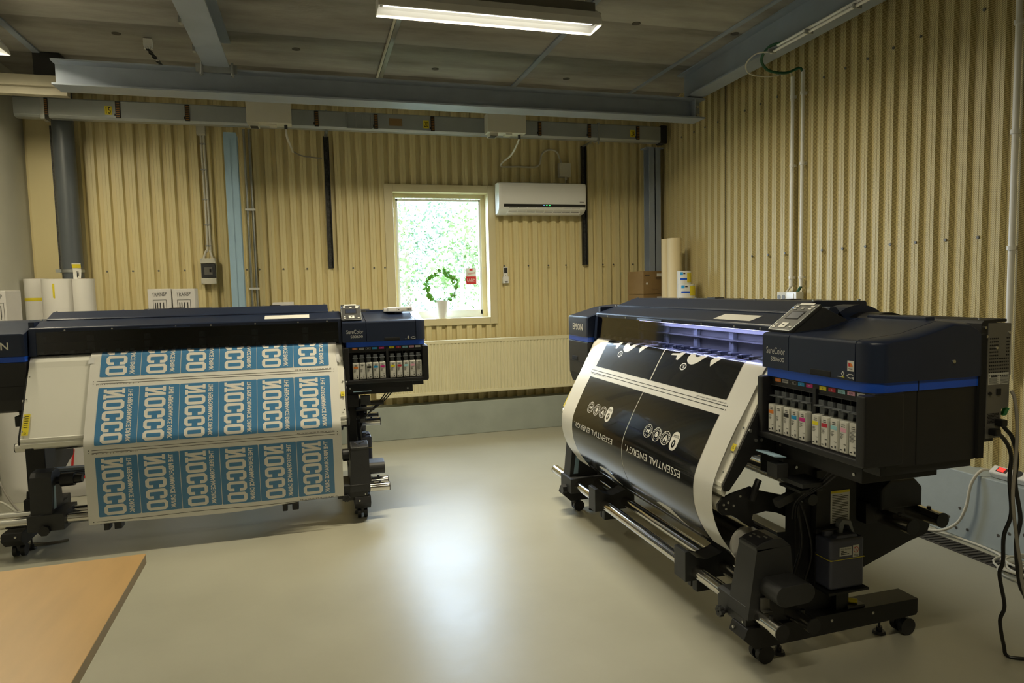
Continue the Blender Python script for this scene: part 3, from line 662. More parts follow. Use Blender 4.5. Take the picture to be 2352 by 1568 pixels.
# hanging terminal with twisted cable
rt = root('hanging_connector', (-1.05, 5.82, 3.1), 'white terminal block with black twisted cable hanging from the ceiling', 'connector')
b = MB().m('white'); b.box(-1.115, -1.055, 5.71, 5.74, 3.315, 3.372, .003)
for k in range(4): b.box(-1.112+k*.015, -1.104+k*.015, 5.71, 5.74, 3.30, 3.316)
b.build('terminal_block', rt, xf=rel(rt))
b = MB().m('black')
for ph in (0, math.pi):
    b.tube([(-1.09+.085*t+.009*math.cos(18*t+ph), 5.725+.20*t+.009*math.sin(18*t+ph), 3.30-.10*t) for t in [i/24 for i in range(25)]], .008, 8, 1)
b.m('screw'); b.box(-1.055, -1.035, 5.80, 5.82, 3.245, 3.27); b.cyl((-1.008, 5.92, 3.18), (-1.008, 5.92, 3.20), .008)
b.build('twisted_cable', rt, xf=rel(rt))

# ================================================================ RIGHT WALL FITTINGS
for y, lab, z1 in ((4.541, 'left white conduit of the pair on the right wall', 3.02), (4.427, 'right white conduit of the pair on the right wall', 3.04)):
    rt = root('conduit', (3.60, y, 1.43), lab, 'conduit')
    b = MB().m('white'); b.cyl((3.60, y, 1.44), (3.60, y, z1), .013, n=14); b.cyl((3.60, y, z1-.16), (3.60, y, z1+.02), .0155, n=14); b.build('pipe', rt, xf=rel(rt))
    for z in (2.88, 2.36, 1.50):
        b = MB().m('white'); b.cyl((3.60, y, z), (3.60, y, z+.02), .019, n=14); b.box(3.60, 3.634, y-.008, y+.008, z, z+.02); b.build('pipe_clip', rt, xf=rel(rt))
rt = root('conduit', (3.60, 2.79, .5), 'single white conduit nearest the camera on the right wall', 'conduit')
b = MB().m('white'); b.cyl((3.60, 2.785, .95), (3.60, 2.785, ZC-.01), .016, n=16); b.build('pipe', rt, xf=rel(rt))
for z in (2.79, 2.23, 1.62):
    b = MB().m('white'); b.cyl((3.60, 2.785, z), (3.60, 2.785, z+.022), .023, n=16); b.box(3.60, 3.634, 2.777, 2.793, z, z+.022); b.build('pipe_clip', rt, xf=rel(rt))
for dz, lab in ((0, 'lower'), (.022, 'upper')):
    b = MB().m('white'); b.cyl((3.245-dz*.4, 4.33-dz*4, 3.125+dz), (3.19, 2.6, 3.125+dz), .010, n=12)
    tag(b.build('conduit'), lab+' white conduit strapped along the right wall beam', 'conduit')
b = MB().m('galv')
for y in (4.30, 3.92, 3.5): b.box(3.20, 3.26, y-.006, y+.006, 3.112, 3.14)
tag(b.build('conduit_clips'), 'metal clips holding the conduits on the wall beam', 'clip')
b = MB().m('cable_g'); b.tube([(3.235, 4.20, 3.15), (3.24, 4.34, 3.17), (3.26, 4.46, 3.12), (3.35, 4.50, 3.06), (3.48, 4.47, 3.04), (3.57, 4.43, 3.07), (3.60, 4.427, 3.03)], .010); tag(b.build('cable'), 'dark green cable looping from the beam into the conduit', 'cable')
b = MB().m('cable_w'); b.tube([(3.24, 4.33, 3.13), (3.20, 4.44, 3.15), (3.17, 4.52, 3.10), (3.25, 4.58, 3.05), (3.45, 4.60, 3.05), (3.58, 4.56, 3.08), (3.60, 4.541, 3.02)], .005); tag(b.build('cable'), 'thin white cable looping beside the green one', 'cable')
rt = root('wall_socket', (3.59, 4.55, 1.31), 'white double wall socket with switch under the conduit pair', 'socket')
b = MB().m('cream'); b.box(3.565, 3.63, 4.555, 4.665, 1.315, 1.40, .005); b.build('double_socket', rt, xf=rel(rt))
for y in (4.583, 4.637):
    b = MB().m('sheet'); b.cyl((3.563, y, 1.357), (3.57, y, 1.357), .020, n=20); b.build('socket_recess', rt, xf=rel(rt))
b = MB().m('white_gl'); b.box(3.56, 3.63, 4.43, 4.55, 1.305, 1.40, .006); b.box(3.556, 3.562, 4.455, 4.53, 1.33, 1.385, .002); b.build('switch_plate', rt, xf=rel(rt))
b = MB().m('cable_w'); b.tube([(3.60, 4.541, 1.44), (3.60, 4.57, 1.42), (3.60, 4.59, 1.395)], .008); tag(b.build('cable'), 'short cream cable between left conduit and double socket', 'cable')
b = MB().m('cable_g'); b.tube([(3.60, 4.427, 1.44), (3.60, 4.445, 1.42), (3.60, 4.47, 1.395)], .011); tag(b.build('cable'), 'short green cable between right conduit and switch', 'cable')
# power strip on the plinth
rt = root('power_strip', (3.56, 2.55, .386), 'white power strip with red lit switch lying on the grey ledge', 'power strip')
T = Matrix.Translation((3.56, 2.80, .386)) @ Matrix.Rotation(R(-90), 4, 'Z') @ Matrix.Rotation(R(35), 4, 'X')
b = MB().m('white_gl'); b.box(0, .62, -.03, .03, .018, .066, .012, 3); b.build('strip_body', rt, xf=rel(rt) @ T)
b = MB().m('redlit'); b.box(.045, .078, -.012, .012, .064, .072, .002); b.build('lit_switch', rt, xf=rel(rt) @ T)
b = MB().m('dgrey'); b.box(.035, .095, -.018, .018, .063, .067, .003)
b.build('switch_bezel', rt, xf=rel(rt) @ T)
for x in (.15, .24, .33, .42):
    b = MB().m('dgrey'); b.cyl((x, 0, .060), (x, 0, .067), .024, n=20); b.build('socket_recess', rt, xf=rel(rt) @ T)
b = MB().m('cable_w'); b.tube([(3.56, 2.80, .41), (3.50, 2.83, .42), (3.46, 2.86, .34), (3.45, 2.88, .2), (3.44, 2.93, .09), (3.40, 3.02, .025), (3.34, 3.2, .008), (3.25, 3.4, .008)], .008)
tag(b.build('cable'), 'white cord dropping from the power strip to the floor', 'cable')
b = MB().m('cable_w'); b.tube([(3.36, 3.25, .01), (3.44, 3.0, .01), (3.455, 2.8, .012), (3.43, 2.66, .012), (3.36, 2.6, .012)], .006); tag(b.build('cable'), 'thin white cable lying along the foot of the right wall', 'cable')
b = MB().m('cable_w'); pts = []
for i in range(110):
    t = i*.30; r_ = .115+.028*math.sin(t*.37); pts.append((3.335+.012*math.sin(t*.21)+r_*math.cos(t)*1.0, 2.43+r_*math.sin(t), .010+.0006*i))
b.tube(pts, .0055, 8, 1); tag(b.build('cable_coil'), 'coil of thin white cable on the floor by the drain', 'cable')

# ================================================================ TABLE
rt = root('table', (-1.4, 1.6, 0), 'beech-topped table cut off at the lower left corner', 'table')
T = Matrix.Translation((-.496, 2.144, .74)) @ Matrix.Rotation(R(1.2), 4, 'Z')
b = MB().m('beech'); b.box(-1.8, 0, -1.2, 0, -.003, 0, .0006); b.build('tabletop', rt, xf=rel(rt) @ T)
b = MB().m('beech_edge'); b.box(-1.8, 0, -1.2, 0, -.028, -.003); b.build('edge_band', rt, xf=rel(rt) @ T)
for x in (-1.5, -.42):
    for y in (-1.0, -.45):
        b = MB().m('sheet'); b.cyl((x, y, -.739), (x, y, -.028), .022, n=16); b.build('leg', rt, xf=rel(rt) @ T)

# ================================================================ STORED GOODS
def roll(name, x, y, r, z0, z1, m_, label, tape=None, group=None):
    rt = root(name, (x, y, z0), label, 'roll', group=group)
    b = MB().m(m_); b.lathe([(.038, z0), (r, z0), (r, z1), (.038, z1)], (x, y, 0), 48); b.build('roll_wrap', rt, xf=rel(rt))
    b = MB().m('card'); b.lathe([(.036, z0), (.040, z0), (.040, z1+.003), (.036, z1+.003)], (x, y, 0), 24); b.build('core', rt, xf=rel(rt))
    if tape:
        b = MB().m('yellow')
        if tape == 'band': b.lathe([(r+.0005, 1.465), (r+.001, 1.465), (r+.001, 1.49), (r+.0005, 1.49)], (x, y, 0), 48)
        else:
            a0 = R(-95); w_ = .014
            b.loft([[(x+(r+.001)*math.cos(a0+t), y+(r+.001)*math.sin(a0+t), 1.485+.004*math.sin(k)) for k, t in enumerate([i*.02 for i in range(7)])], [(x+(r+.001)*math.cos(a0+t), y+(r+.001)*math.sin(a0+t), 1.60) for t in [i*.02 for i in range(7)]]], closed=False)
        b.build('yellow_tape', rt, xf=rel(rt))
    return rt
roll('media_roll', -2.215, 6.62, .09, .001, 1.648, 'roll', 'leftmost white media roll with a yellow tape band round it', 'band')
roll('media_roll', -1.99, 6.42, .122, .001, 1.638, 'roll', 'thickest white media roll with a vertical strip of yellow tape', 'strip')
roll('media_roll', -1.795, 6.36, .079, .001, 1.635, 'roll', 'slim white media roll with a small label slip on top')
rt = root('label_slip', (-1.83, 6.36, 1.63), 'small white and yellow slip sticking up behind the slim media roll', 'paper slip')
b = MB().m('labelw'); b.loft([[(-1.865, 6.36, 1.63), (-1.815, 6.37, 1.63)], [(-1.868, 6.37, 1.70), (-1.81, 6.38, 1.70)], [(-1.872, 6.36, 1.765), (-1.808, 6.365, 1.762)]], closed=False)
b.m('yellow'); b.loft([[(-1.870, 6.364, 1.725), (-1.809, 6.37, 1.725)], [(-1.8715, 6.358, 1.755), (-1.8085, 6.363, 1.755)]], closed=False)
b.m('dgrey'); b.box(-1.84, -1.835, 6.364, 6.366, 1.65, 1.70); b.box(-1.83, -1.827, 6.364, 6.366, 1.66, 1.70); b.build('slip', rt, xf=rel(rt))
def carton(name, x0, x1, y0, y1, z0, z1, m_, label, front=None, tilt=0):
    rt = root(name, ((x0+x1)/2, (y0+y1)/2, z0), label, 'box', rz=tilt)
    w_, d, h = (x1-x0)/2, (y1-y0)/2, z1-z0
    b = MB().m(m_); b.box(-w_, w_, -d, d, 0, h, .004); b.build('carton', rt)
    b = MB().m('dgrey'); f = -d-.001
    if front == 'transp':
        add_text(b, 'TRANSP', (0, f, h-.045), Vector((1, 0, .06)).normalized(), (0, 0, 1), w_*1.25, .032, True)
        z = h-.17
        for (a0, a1, c0, c1) in ((-.05, .05, z+.078, z+.08), (-.05, .05, z-.08, z-.078), (-.05, -.048, z-.08, z+.08), (.048, .05, z-.08, z+.08)): b.box(a0, a1, f-.001, f, c0, c1)
        for x, n_ in ((-.035, 9), (-.02, 9), (0, 6), (.025, 8)):
            b.box(x, x+.003, f-.001, f, z+.058-n_*.013, z+.058); b.box(x+.004, x+.006, f-.001, f, z+.05-n_*.010, z+.058)
        b.build('writing_and_label', rt, smooth=False)
    elif front == 'ink':
        b.box(-w_*.85, -w_*.45, f-.001, f, h-.045, h-.037); b.box(w_*.1, w_*.8, f-.001, f, h-.07, h-.066); b.box(w_*.1, w_*.8, f-.001, f, h-.082, h-.079)
        b.box(-w_*.2, w_*.3, f-.001, f, h-.19, h-.188); b.m('labelw'); b.box(w_*.2, w_*.8, f-.001, f, h-.055, h-.025, .0); b.cyl((-w_*.7, f, h-.125), (-w_*.7, f-.001, h-.125), .012, n=14)
        b.build('printed_label', rt, smooth=False)
    else: b.bm.free()
    return rt
carton('long_carton', -1.30, -1.125, 6.22, 6.40, .001, 1.540, 'cardw', 'left one of the two upright white cartons marked TRANSP', 'transp')
carton('long_carton', -1.115, -.945, 6.22, 6.40, .001, 1.537, 'cardw', 'right one of the two upright white cartons marked TRANSP', 'transp')
carton('long_carton', -2.32, -2.19, 5.98, 6.18, .001, 1.548, 'cardw', 'crumpled white carton marked TRANSP against the left wall', 'transp', R(-9))
carton('white_carton', -.35, -.17, 6.45, 6.65, 1.0, 1.400, 'cardw', 'white carton top just showing behind the left printer').location.z = 1.0
carton('storage_carton', -.42, -.10, 6.44, 6.66, .001, .998, 'card', 'tall cardboard carton hidden behind the left printer under the white one')
z = .001
for i, (h, lab) in enumerate(((.385, 'brown ink carton at the bottom of the corner stack'), (.385, 'brown ink carton second from the bottom of the corner stack'), (.375, 'third brown ink carton of the corner stack'), (.232, 'second brown ink carton from the top of the corner stack'), (.232, 'topmost brown ink carton of the stack by the corner column'))):
    zz0 = z; b_ = carton('ink_carton', 3.165, 3.46, 6.28, 6.52, zz0, zz0+h, 'card', lab, 'ink' if i > 2 else None, R(14)); z += h+.002
    if i > 1: zlast = z
for x, y, r_, z1, lab in ((3.415, 6.165, .052, 1.93, 'left shorter cream cardboard tube standing by the corner'), (3.405, 5.995, .068, 1.926, 'thick cream cardboard tube standing in front of the corner')):
    roll('cardboard_tube', x, y, r_, .001, z1, 'rollcream', lab)
def canroll(x, y, r_, z0, z1, lab):
    rt = root('wrapped_roll', (x, y, z0), lab, 'roll')
    b = MB().m('labelw'); b.lathe([(.02, 0), (r_, 0), (r_, z1-z0), (.02, z1-z0)], (0, 0, 0), 32); b.build('wrapper', rt)
    b = MB().m('yellow')
    def patch(m_, a0, a1, c0, c1):
        b.m(m_); n_ = 6; b.loft([[((r_+.001)*math.cos(R(a0+(a1-a0)*i/n_)), (r_+.001)*math.sin(R(a0+(a1-a0)*i/n_)), c) for i in range(n_+1)] for c in (c0, c1)], closed=False)
    t = z1-z0
    patch('yellow', -95, -30, t-.11, t-.02); patch('k_cy', -150, -128, t-.04, t-.012); patch('blue', -150, -95, t-.085, t-.068); patch('yellow', -140, -60, t-.17, t-.13); patch('dgrey', -125, -110, t-.03, t-.02); patch('red', -120, -90, t-.20, t-.185)
    b.build('printed_wrapper', rt)
canroll(3.395, 5.80, .066, 1.480, 1.603, 'small white and yellow wrapped roll, upper of two, by the cream tubes')
canroll(3.415, 5.80, .085, 1.22, 1.479, 'white and yellow wrapped roll under the small one by the cream tubes')
carton('storage_carton', 3.31, 3.48, 5.71, 5.90, .001, 1.218, 'card', 'plain cardboard carton behind the right printer carrying the yellow rolls')
# boxes and rolls seen through the left printer stand
rt = carton('white_carton', -1.95, -1.45, 5.72, 5.95, .001, .52, 'cardw', 'white carton with red stripe behind the left printer stand')
b = MB().m('red'); b.prism([(-.10, .10), (-.085, .10), (-.05, .36), (-.065, .36)], 'y', -.118, -.116); b.prism([(-.05, .13), (.22, .16), (.22, .19), (-.05, .15)], 'y', -.118, -.116); b.build('red_stripe', rt)
roll('media_roll', -2.14, 5.83, .13, .001, .93, 'roll', 'wide grey-white roll standing low at the left wall')
for pts, lab, m_ in (([(-2.3, 5.3, .008), (-2.0, 4.95, .008), (-1.8, 4.75, .008), (-1.62, 4.66, .008), (-1.5, 4.68, .008)], 'pale cable curving on the floor beside the left printer caster', 'cable_gr'),
                     ([(-2.3, 5.75, .30), (-2.1, 5.45, .12), (-1.95, 5.3, .03), (-1.85, 5.25, .2), (-1.8, 5.2, .45)], 'grey cable sagging behind the left printer leg', 'cable_gr'),
                     ([(-2.3, 5.5, .05), (-2.05, 5.2, .15), (-1.9, 5.15, .05), (-1.7, 5.1, .02), (-1.6, 5.2, .01)], 'tangled pale cable at the far left floor', 'cable_w')):
    b = MB().m(m_); b.tube(pts, .007); tag(b.build('cable'), lab, 'cable')

# ================================================================ WIDE-FORMAT PRINTERS
def rounded(prof, x, k, cy, cz, full=1.0):
    return [(x, cy+(y-cy)*k, cz+(z-cz)*k) for y, z in prof]
def printer(loc, rz, label, lit):
    rt = root('large_format_printer', loc, label, 'printer', rz=rz, group='large format printers')
    def B(mb, name, parent=None, smooth=True): return mb.build(name, parent or rt, smooth=smooth)
    # ---- feet with casters, levellers
    for s in (-1, 1):
        b = MB().m('black_matte'); xa, xb = s*.922, s*1.022
        b.prism([(-.10, .125), (-.085, .165), (.73, .165), (.73, .105), (.72, .095), (-.05, .080)], 'x', min(xa, xb), max(xa, xb), .002)
        if s > 0: b.box(.90, .97, .10, .36, .165, .30, .002)
        else: b.box(-.97, -.90, .10, .36, .165, .30, .002)
        ft = B(b, 'foot_beam')
        b = MB().m('screw')
        for y in (.05, .18, .30, .5): b.screw((s*1.022, y, .14), 'x', .006, .003)
        b.screw((s*.95, -.098, .145), 'y', .006, .003); B(b, 'screws', ft)
        for y in (0.0, .69):
            b = MB().m('black'); cx = s*.971
            for dx in (-.020, .020): b.cyl((cx+dx-.011, y+.015, .037), (cx+dx+.011, y+.015, .037), .036, n=28)
            b.m('dgrey'); b.box(cx-.012, cx+.012, y-.012, y+.03, .035, .072, .006); b.cyl((cx, y, .05), (cx, y, .085), .012); b.m('screw'); b.cyl((cx, y, .082), (cx, y, .092), .022)
            B(b, 'caster')
        for y in (.111, .607):
            b = MB().m('black'); b.cyl((s*.948, y, .001), (s*.948, y, .012), .026, .022, 20); b.cyl((s*.948, y, .012), (s*.948, y, .03), .012); b.cyl((s*.948, y, .03), (s*.948, y, .10), .005, n=10)
            B(b, 'levelling_foot')
    b = MB().m('yellow'); b.cyl((.968, .405, .186), (.998, .445, .186), .010, n=14); b.m('black'); b.box(.955, 1.015, .385, .47, .165, .178, .004); B(b, 'spirit_level')
    # ---- legs
    for s in (-1, 1):
        b = MB().m('black_matte'); x0, x1 = (.905, .965) if s > 0 else (-.967, -.865)
        b.box(x0, x1, .17, .345, .165, .86, .004); b.prism([(.345, .17), (.42, .245), (.523, .298), (.76, .378), (.85, .40), (.865, .44), (.80, .56), (.68, .62), (.345, .74)], 'x', x0+.03, x0+.042)
        b.prism([(.10, .165), (.15, .165), (.15, .34)], 'x', x0, x1)
        lg = B(b, 'leg', smooth=False)
        b = MB().m('screw')
        xo = x1 if s > 0 else x0
        for y, z in ((.19, .27), (.24, .34), (.20, .62), (.30, .66), (.21, .70), (.27, .79)): b.screw((xo, y, z), 'x', .007, .004)
        B(b, 'screws', lg)
    b = MB().m('black_matte'); b.box(.965, 1.002, .24, .43, .49, .745, .004); lc = B(b, 'leg_cover')
    b = MB().m('labelw'); b.box(1.002, 1.0035, .305, .395, .525, .655); b.m('yellow'); b.box(1.0036, 1.0042, .305, .395, .645, .655); b.m('dgrey')
    for k in range(17): b.box(1.0036, 1.0042, .312, .388 if k % 4 else .36, .531+k*.0065, .5335+k*.0065)
    B(b, 'warning_label', lc, False)
    b = MB().m('steel'); b.box(-.845, .855, .175, .235, .40, .455, .004); b.m('galv'); b.box(-.845, .855, .172, .176, .449, .456); b.m('dgrey')
    for k in range(4): b.box(-.845, .855, .171, .176, .405+k*.010, .409+k*.010)
    B(b, 'cross_beam')
    # ---- chassis
    b = MB().m('black_matte'); b.box(-.967, 1.345, .13, .45, .795, .90, .003); b.box(-.90, .905, .15, .50, .90, 1.135)
    b.box(.84, .98, .10, .40, .72, .80, .003); b.box(-.98, -.86, .10, .40, .74, .80, .003)
    ch = B(b, 'chassis', smooth=False)
    b = MB().m('screw')
    for p in ((1.346, .18, .83), (.981, .16, .76)): b.screw(p, 'x', .006, .003)
    for p in ((.93, .129, .84), (1.31, .129, .82), (-.95, .129, .86)): b.screw(p, 'y', .006, .003)
    B(b, 'screws', ch)
    b = MB().m('dgrey'); b.box(1.02, 1.14, .06, .17, .73, .745); b.box(.96, 1.08, .10, .20, .69, .70); b.obox((1.0, .13, .66), (.03, .16, .03), Matrix.Rotation(R(20), 3, 'X')); b.cyl((.97, .20, .64), (1.03, .20, .64), .022)
    b.box(.99, 1.05, .02, .07, .745, .80, .003); B(b, 'under_bracket')
    b = MB().m('steel_lt'); b.obox((1.0, .03, .83), (.115, .05, .004), Matrix.Rotation(R(-8), 3, 'X')); B(b, 'grey_tab')
    # ---- media guide (white front plate)
    pl = [(.15, 1.134), (.130, 1.122), (.116, 1.100), (.102, 1.071), (-.098, .686), (-.108, .680), (-.114, .687), (-.112, .700), (-.108, .704), (.090, 1.078), (.105, 1.110), (.124, 1.134), (.15, 1.143)]
    b = MB().m('plate'); b.prism(pl, 'x', -.885, .889)
    b.prism([(-.106, .648), (-.098, .643), (-.084, .676), (-.094, .686), (-.106, .687), (-.115, .670)], 'x', -.885, .889)
    mg = B(b, 'media_guide', smooth=False)
    b = MB().m('screw')
    nrm = Vector((0, -.881, .473))
    for x in (-.875, .879):
        for u in (.12, .45, .70, .90):
            b.screw((x, .090-.208*u-.001, 1.078-.374*u), 'y', .004, .002)
    B(b, 'screws', mg)
    def on_plate(x, u, off=.0012): return (x, .090-.208*u-off*.87, 1.078-.374*u+off*.47)
    b = MB().m('yellow')
    b.quad(on_plate(-.878, .66), on_plate(-.845, .66), on_plate(-.845, .955), on_plate(-.878, .955)); b.m('dark')
    for k in range(6): b.quad(on_plate(-.872, .69+k*.03, .002), on_plate(-.852, .69+k*.03, .002), on_plate(-.852, .697+k*.03, .002), on_plate(-.872, .697+k*.03, .002))
    def tri_sign(xc, uc, s_):
        for (a, c) in ((0, 1), (1, 2), (2, 0)):
            P = [(xc-s_, uc+s_*2), (xc+s_, uc+s_*2), (xc, uc-s_*2.2)]
            x0, u0 = P[a]; x1, u1 = P[c]; w = .0016
            b.quad(on_plate(x0, u0, .002), on_plate(x1, u1, .002), on_plate(x1+(xc-x1)*.25, u1+(uc-u1)*.25, .002), on_plate(x0+(xc-x0)*.25, u0+(uc-u0)*.25, .002))
    tri_sign(-.861, .92, .007)
    B(b, 'warning_label', mg, False); b = MB()
    b.m('yellow'); b.quad(on_plate(.862, .62), on_plate(.886, .62), on_plate(.886, .69), on_plate(.862, .69)); b.m('dark'); tri_sign(.874, .655, .006)
    B(b, 'warning_label', mg, False)
    for s in (-1, 1):
        x0, x1 = (.890, .900) if s > 0 else (-.896, -.886)
        b = MB().m('black_matte'); b.prism([(.12, 1.135), (.095, 1.07), (-.112, .690), (-.105, .668), (-.085, .668), (-.03, .735), (.02, .80), (.15, .80), (.15, 1.13)], 'x', x0, x1)
        sb = B(b, 'side_bracket', smooth=False)
        b = MB().m('screw')
        for y, z in ((.06, .97), (.035, .86), (.06, .86), (.01, .90)): b.screw((x1 if s > 0 else x0, y, z), 'x', .007, .004)
        B(b, 'screws', sb)
    # ---- inside of the print bay
    b = MB().m('sheet'); b.box(-.88, .885, .135, .34, 1.128, 1.142); b.box(-.88, .885, .325, .335, 1.14, 1.30)
    b.m('sheet'); b.box(-.88, .885, .26, .325, 1.25, 1.275); b.box(-.88, .885, .28, .326, 1.205, 1.211); b.box(-.88, .885, .18, .19, 1.15, 1.158)
    B(b, 'platen', smooth=False)
    for k in range(22):
        x = -.84+k*.0805
        b = MB().m('dgrey'); b.box(x-.018, x+.018, .165, .215, 1.142, 1.168, .003); b.m('galv'); b.cyl((x-.012, .17, 1.16), (x+.012, .17, 1.16), .009, n=12); B(b, 'pinch_roller')
    for x in (-.62, -.30, .02, .34, .66):
        b = MB().m('galv'); b.box(x-.018, x+.018, .30, .322, 1.15, 1.27, .003); b.m('screw'); b.screw((x, .298, 1.245), 'y', .006); b.screw((x, .298, 1.19), 'y', .006); B(b, 'rail_bracket')
    b = MB().m('led' if lit else 'white')
    b.box(-.30, .87, .140, .146, 1.2812, 1.2828)
    B(b, 'light_strip')
    # ---- front window and covers
    b = MB().m('tinted'); b.prism([(.1335, 1.288), (.1285, 1.288), (.1185, 1.152), (.1235, 1.152)], 'x', -.852, .872); B(b, 'front_window', smooth=False)
    b = MB().m('navy'); b.prism([(.150, 1.30), (.1275, 1.298), (.112, 1.145), (.15, 1.145)], 'x', -.886, -.850, .001); b.prism([(.150, 1.30), (.1275, 1.298), (.112, 1.145), (.15, 1.145)], 'x', .870, .888, .001)
    B(b, 'window_frame')
    b = MB().m('navy')
    tc = [(.1285, 1.283), (.1275, 1.302), (.133, 1.310), (.255, 1.346), (.34, 1.350), (.34, 1.30), (.30, 1.285)]
    b.prism(tc, 'x', -.884, .888, .0025); b.prism([(.1265, 1.285), (.1235, 1.288), (.127, 1.297), (.135, 1.299)], 'x', -.30, -.02)
    cv = B(b, 'front_cover')
    b = MB().m('labelw')
    def on_cover(x, u): return (x, .133+.122*u, 1.3113+.036*u)
    b.quad(on_cover(.412, .18), on_cover(.635, .18), on_cover(.695, .74), on_cover(.472, .74)) if False else b.quad(on_cover(.415, .17), on_cover(.69, .17), on_cover(.69, .72), on_cover(.415, .72))
    B(b, 'instruction_label', cv, False)
    b = MB().m('screw')
    for x in (-.70, -.45, -.1, .1, .36, .62, .8): b.screw((x, .1275, 1.292), 'y', .005, .002)
    for x in (-.86, .845): b.cyl((x, .262, 1.348), (x, .262, 1.356), .006, n=10)
    B(b, 'screws', cv)
    b = MB().m('navy')
    rf = [(.258, 1.340), (.257, 1.352), (.268, 1.358), (.374, 1.394), (.385, 1.397), (.635, 1.392), (.645, 1.385), (.645, 1.05), (.52, 1.05), (.34, 1.12), (.34, 1.33)]
    b.prism(rf, 'x', -.832, .812, .002); ro = B(b, 'top_cover')
    b = MB().m('screw')
    for x in (-.815, -.3, .4, .795): b.cyl((x, .39, 1.396), (x, .39, 1.4015), .006, n=10)
    for x in (-.5, .15, .795): b.cyl((x, .62, 1.392), (x, .62, 1.398), .006, n=10)
    for y, z in ((.33, 1.36), (.55, 1.37)): b.screw((.812, y, z), 'x', .005, .003)
    B(b, 'screws', ro)
    b = MB().m('black'); b.box(-.35, .05, .50, .58, 1.392, 1.3965, .001); b.box(-.20, -.12, .51, .57, 1.396, 1.401, .002); b.box(.30, .62, .50, .58, 1.391, 1.395, .001); b.box(.43, .50, .51, .57, 1.394, 1.399, .002); B(b, 'cover_handle', ro)
    # ---- left housing
    lp = [(.07, 1.152), (.070, 1.272), (.076, 1.283), (.092, 1.289), (.27, 1.338), (.40, 1.352), (.50, 1.34), (.515, 1.32), (.515, 1.152)]
    b = MB().m('navy'); b.loft([[(-1.238, y+(.3-y)*.04, 1.15+(z-1.15)*.955) for y, z in lp], [(-1.228, y+(.3-y)*.008, 1.15+(z-1.15)*.99) for y, z in lp], [(-1.212, y, z) for y, z in lp], [(-.912, y, z) for y, z in lp], [(-.893, y+.006 if y < .1 else y, z-.004 if z > 1.2 else z) for y, z in lp]])
    lh = B(b, 'left_housing')
    b = MB().m('lettergold'); add_text(b, 'EPSON', (-1.057, .0688, 1.2135), (1, 0, 0), (0, 0, 1), .172, .044, True, .015); B(b, 'maker_lettering', lh, False)
    b = MB().m('blue'); b.box(-1.232, -.895, .074, .51, 1.118, 1.152, .004); B(b, 'blue_band')
    b = MB().m('black'); b.prism([(.072, 1.118), (.074, .90), (.095, .835), (.13, .82), (.50, .82), (.51, 1.118)], 'x', -1.232, -.896, .006); lb = B(b, 'left_lower_cover')
    b = MB().m('dark'); b.box(-1.17, -1.07, .0705, .09, .985, 1.015, .004); b.box(-1.232, -.896, .0715, .076, .978, .981); B(b, 'grip_recess', lb)
    b = MB().m('navy'); b.box(-.893, -.862, .15, .50, 1.15, 1.345, .003); b.box(-.93, -.84, .34, .50, 1.33, 1.352, .003); b.m('steel'); b.box(-.93, -.86, .285, .295, 1.343, 1.352); B(b, 'hinge_cover')
    # ---- right housing
    rp = [(.07, 1.150), (.070, 1.271), (.075, 1.281), (.088, 1.286), (.25, 1.300), (.40, 1.336), (.47, 1.333), (.51, 1.312), (.52, 1.295), (.52, 1.150)]
    b = MB().m('navy'); b.loft([[(x, y, z) for y, z in rp] for x in (.893, 1.043)]); pn = B(b, 'name_panel')
    b = MB().m('lettering'); add_text(b, 'SureColor', (.972, .0688, 1.2185), (1, 0, 0), (0, 0, 1), .108, .026, True); add_text(b, 'S80600', (.983, .0688, 1.1865), (1, 0, 0), (0, 0, 1), .078, .0165, True); B(b, 'model_lettering', pn, False)
    b = MB().m('navy'); b.loft([[(x, y, z) for y, z in rp] for x in (1.0465, 1.3685)]); b.box(1.07, 1.33, .40, .44, 1.33, 1.348, .004); hc = B(b, 'maintenance_cover')
    b = MB().m('dark'); b.box(1.16, 1.262, .0685, .08, 1.150, 1.172, .003); B(b, 'grip_recess', hc)
    b = MB().m('labelw')
    if lit:
      b.box(1.338, 1.366, .0685, .070, 1.182, 1.216)
      b.m('red'); b.prism([(1.343, 1.197), (1.352, 1.197), (1.350, 1.207), (1.343, 1.210)], 'y', .0675, .0684); b.m('k_or'); b.prism([(1.352, 1.197), (1.362, 1.197), (1.358, 1.206), (1.351, 1.209)], 'y', .0676, .0684); b.m('dgrey'); b.box(1.344, 1.36, .0676, .0684, 1.188, 1.191)
    b.m('lettering')
    for dx, dz, sx, sz in ((0, .006, 1, 0), (0, -.006, 1, 0)): b.prism([(1.318-.007, 1.170), (1.318, 1.170+dz*1.6), (1.318+.007, 1.170), (1.318+.004, 1.170), (1.318, 1.170+dz*.9), (1.318-.004, 1.170)], 'y', .068, .0695)
    b.box(1.295, 1.312, .068, .0695, 1.158, 1.1598); b.m('k_ye'); b.box(1.313, 1.325, .068, .0695, 1.158, 1.1598); b.m('lettering')
    b.prism([(1.334, 1.164), (1.343, 1.172), (1.358, 1.173), (1.364, 1.168), (1.357, 1.170), (1.345, 1.169), (1.338, 1.164)], 'y', .068, .0695)
    b.prism([(1.338, 1.162), (1.352, 1.160), (1.366, 1.164), (1.365, 1.155), (1.360, 1.159), (1.350, 1.157)], 'y', .068, .0695); B(b, 'printed_badges', hc, False)
    b = MB().m('navy')
    rings = []
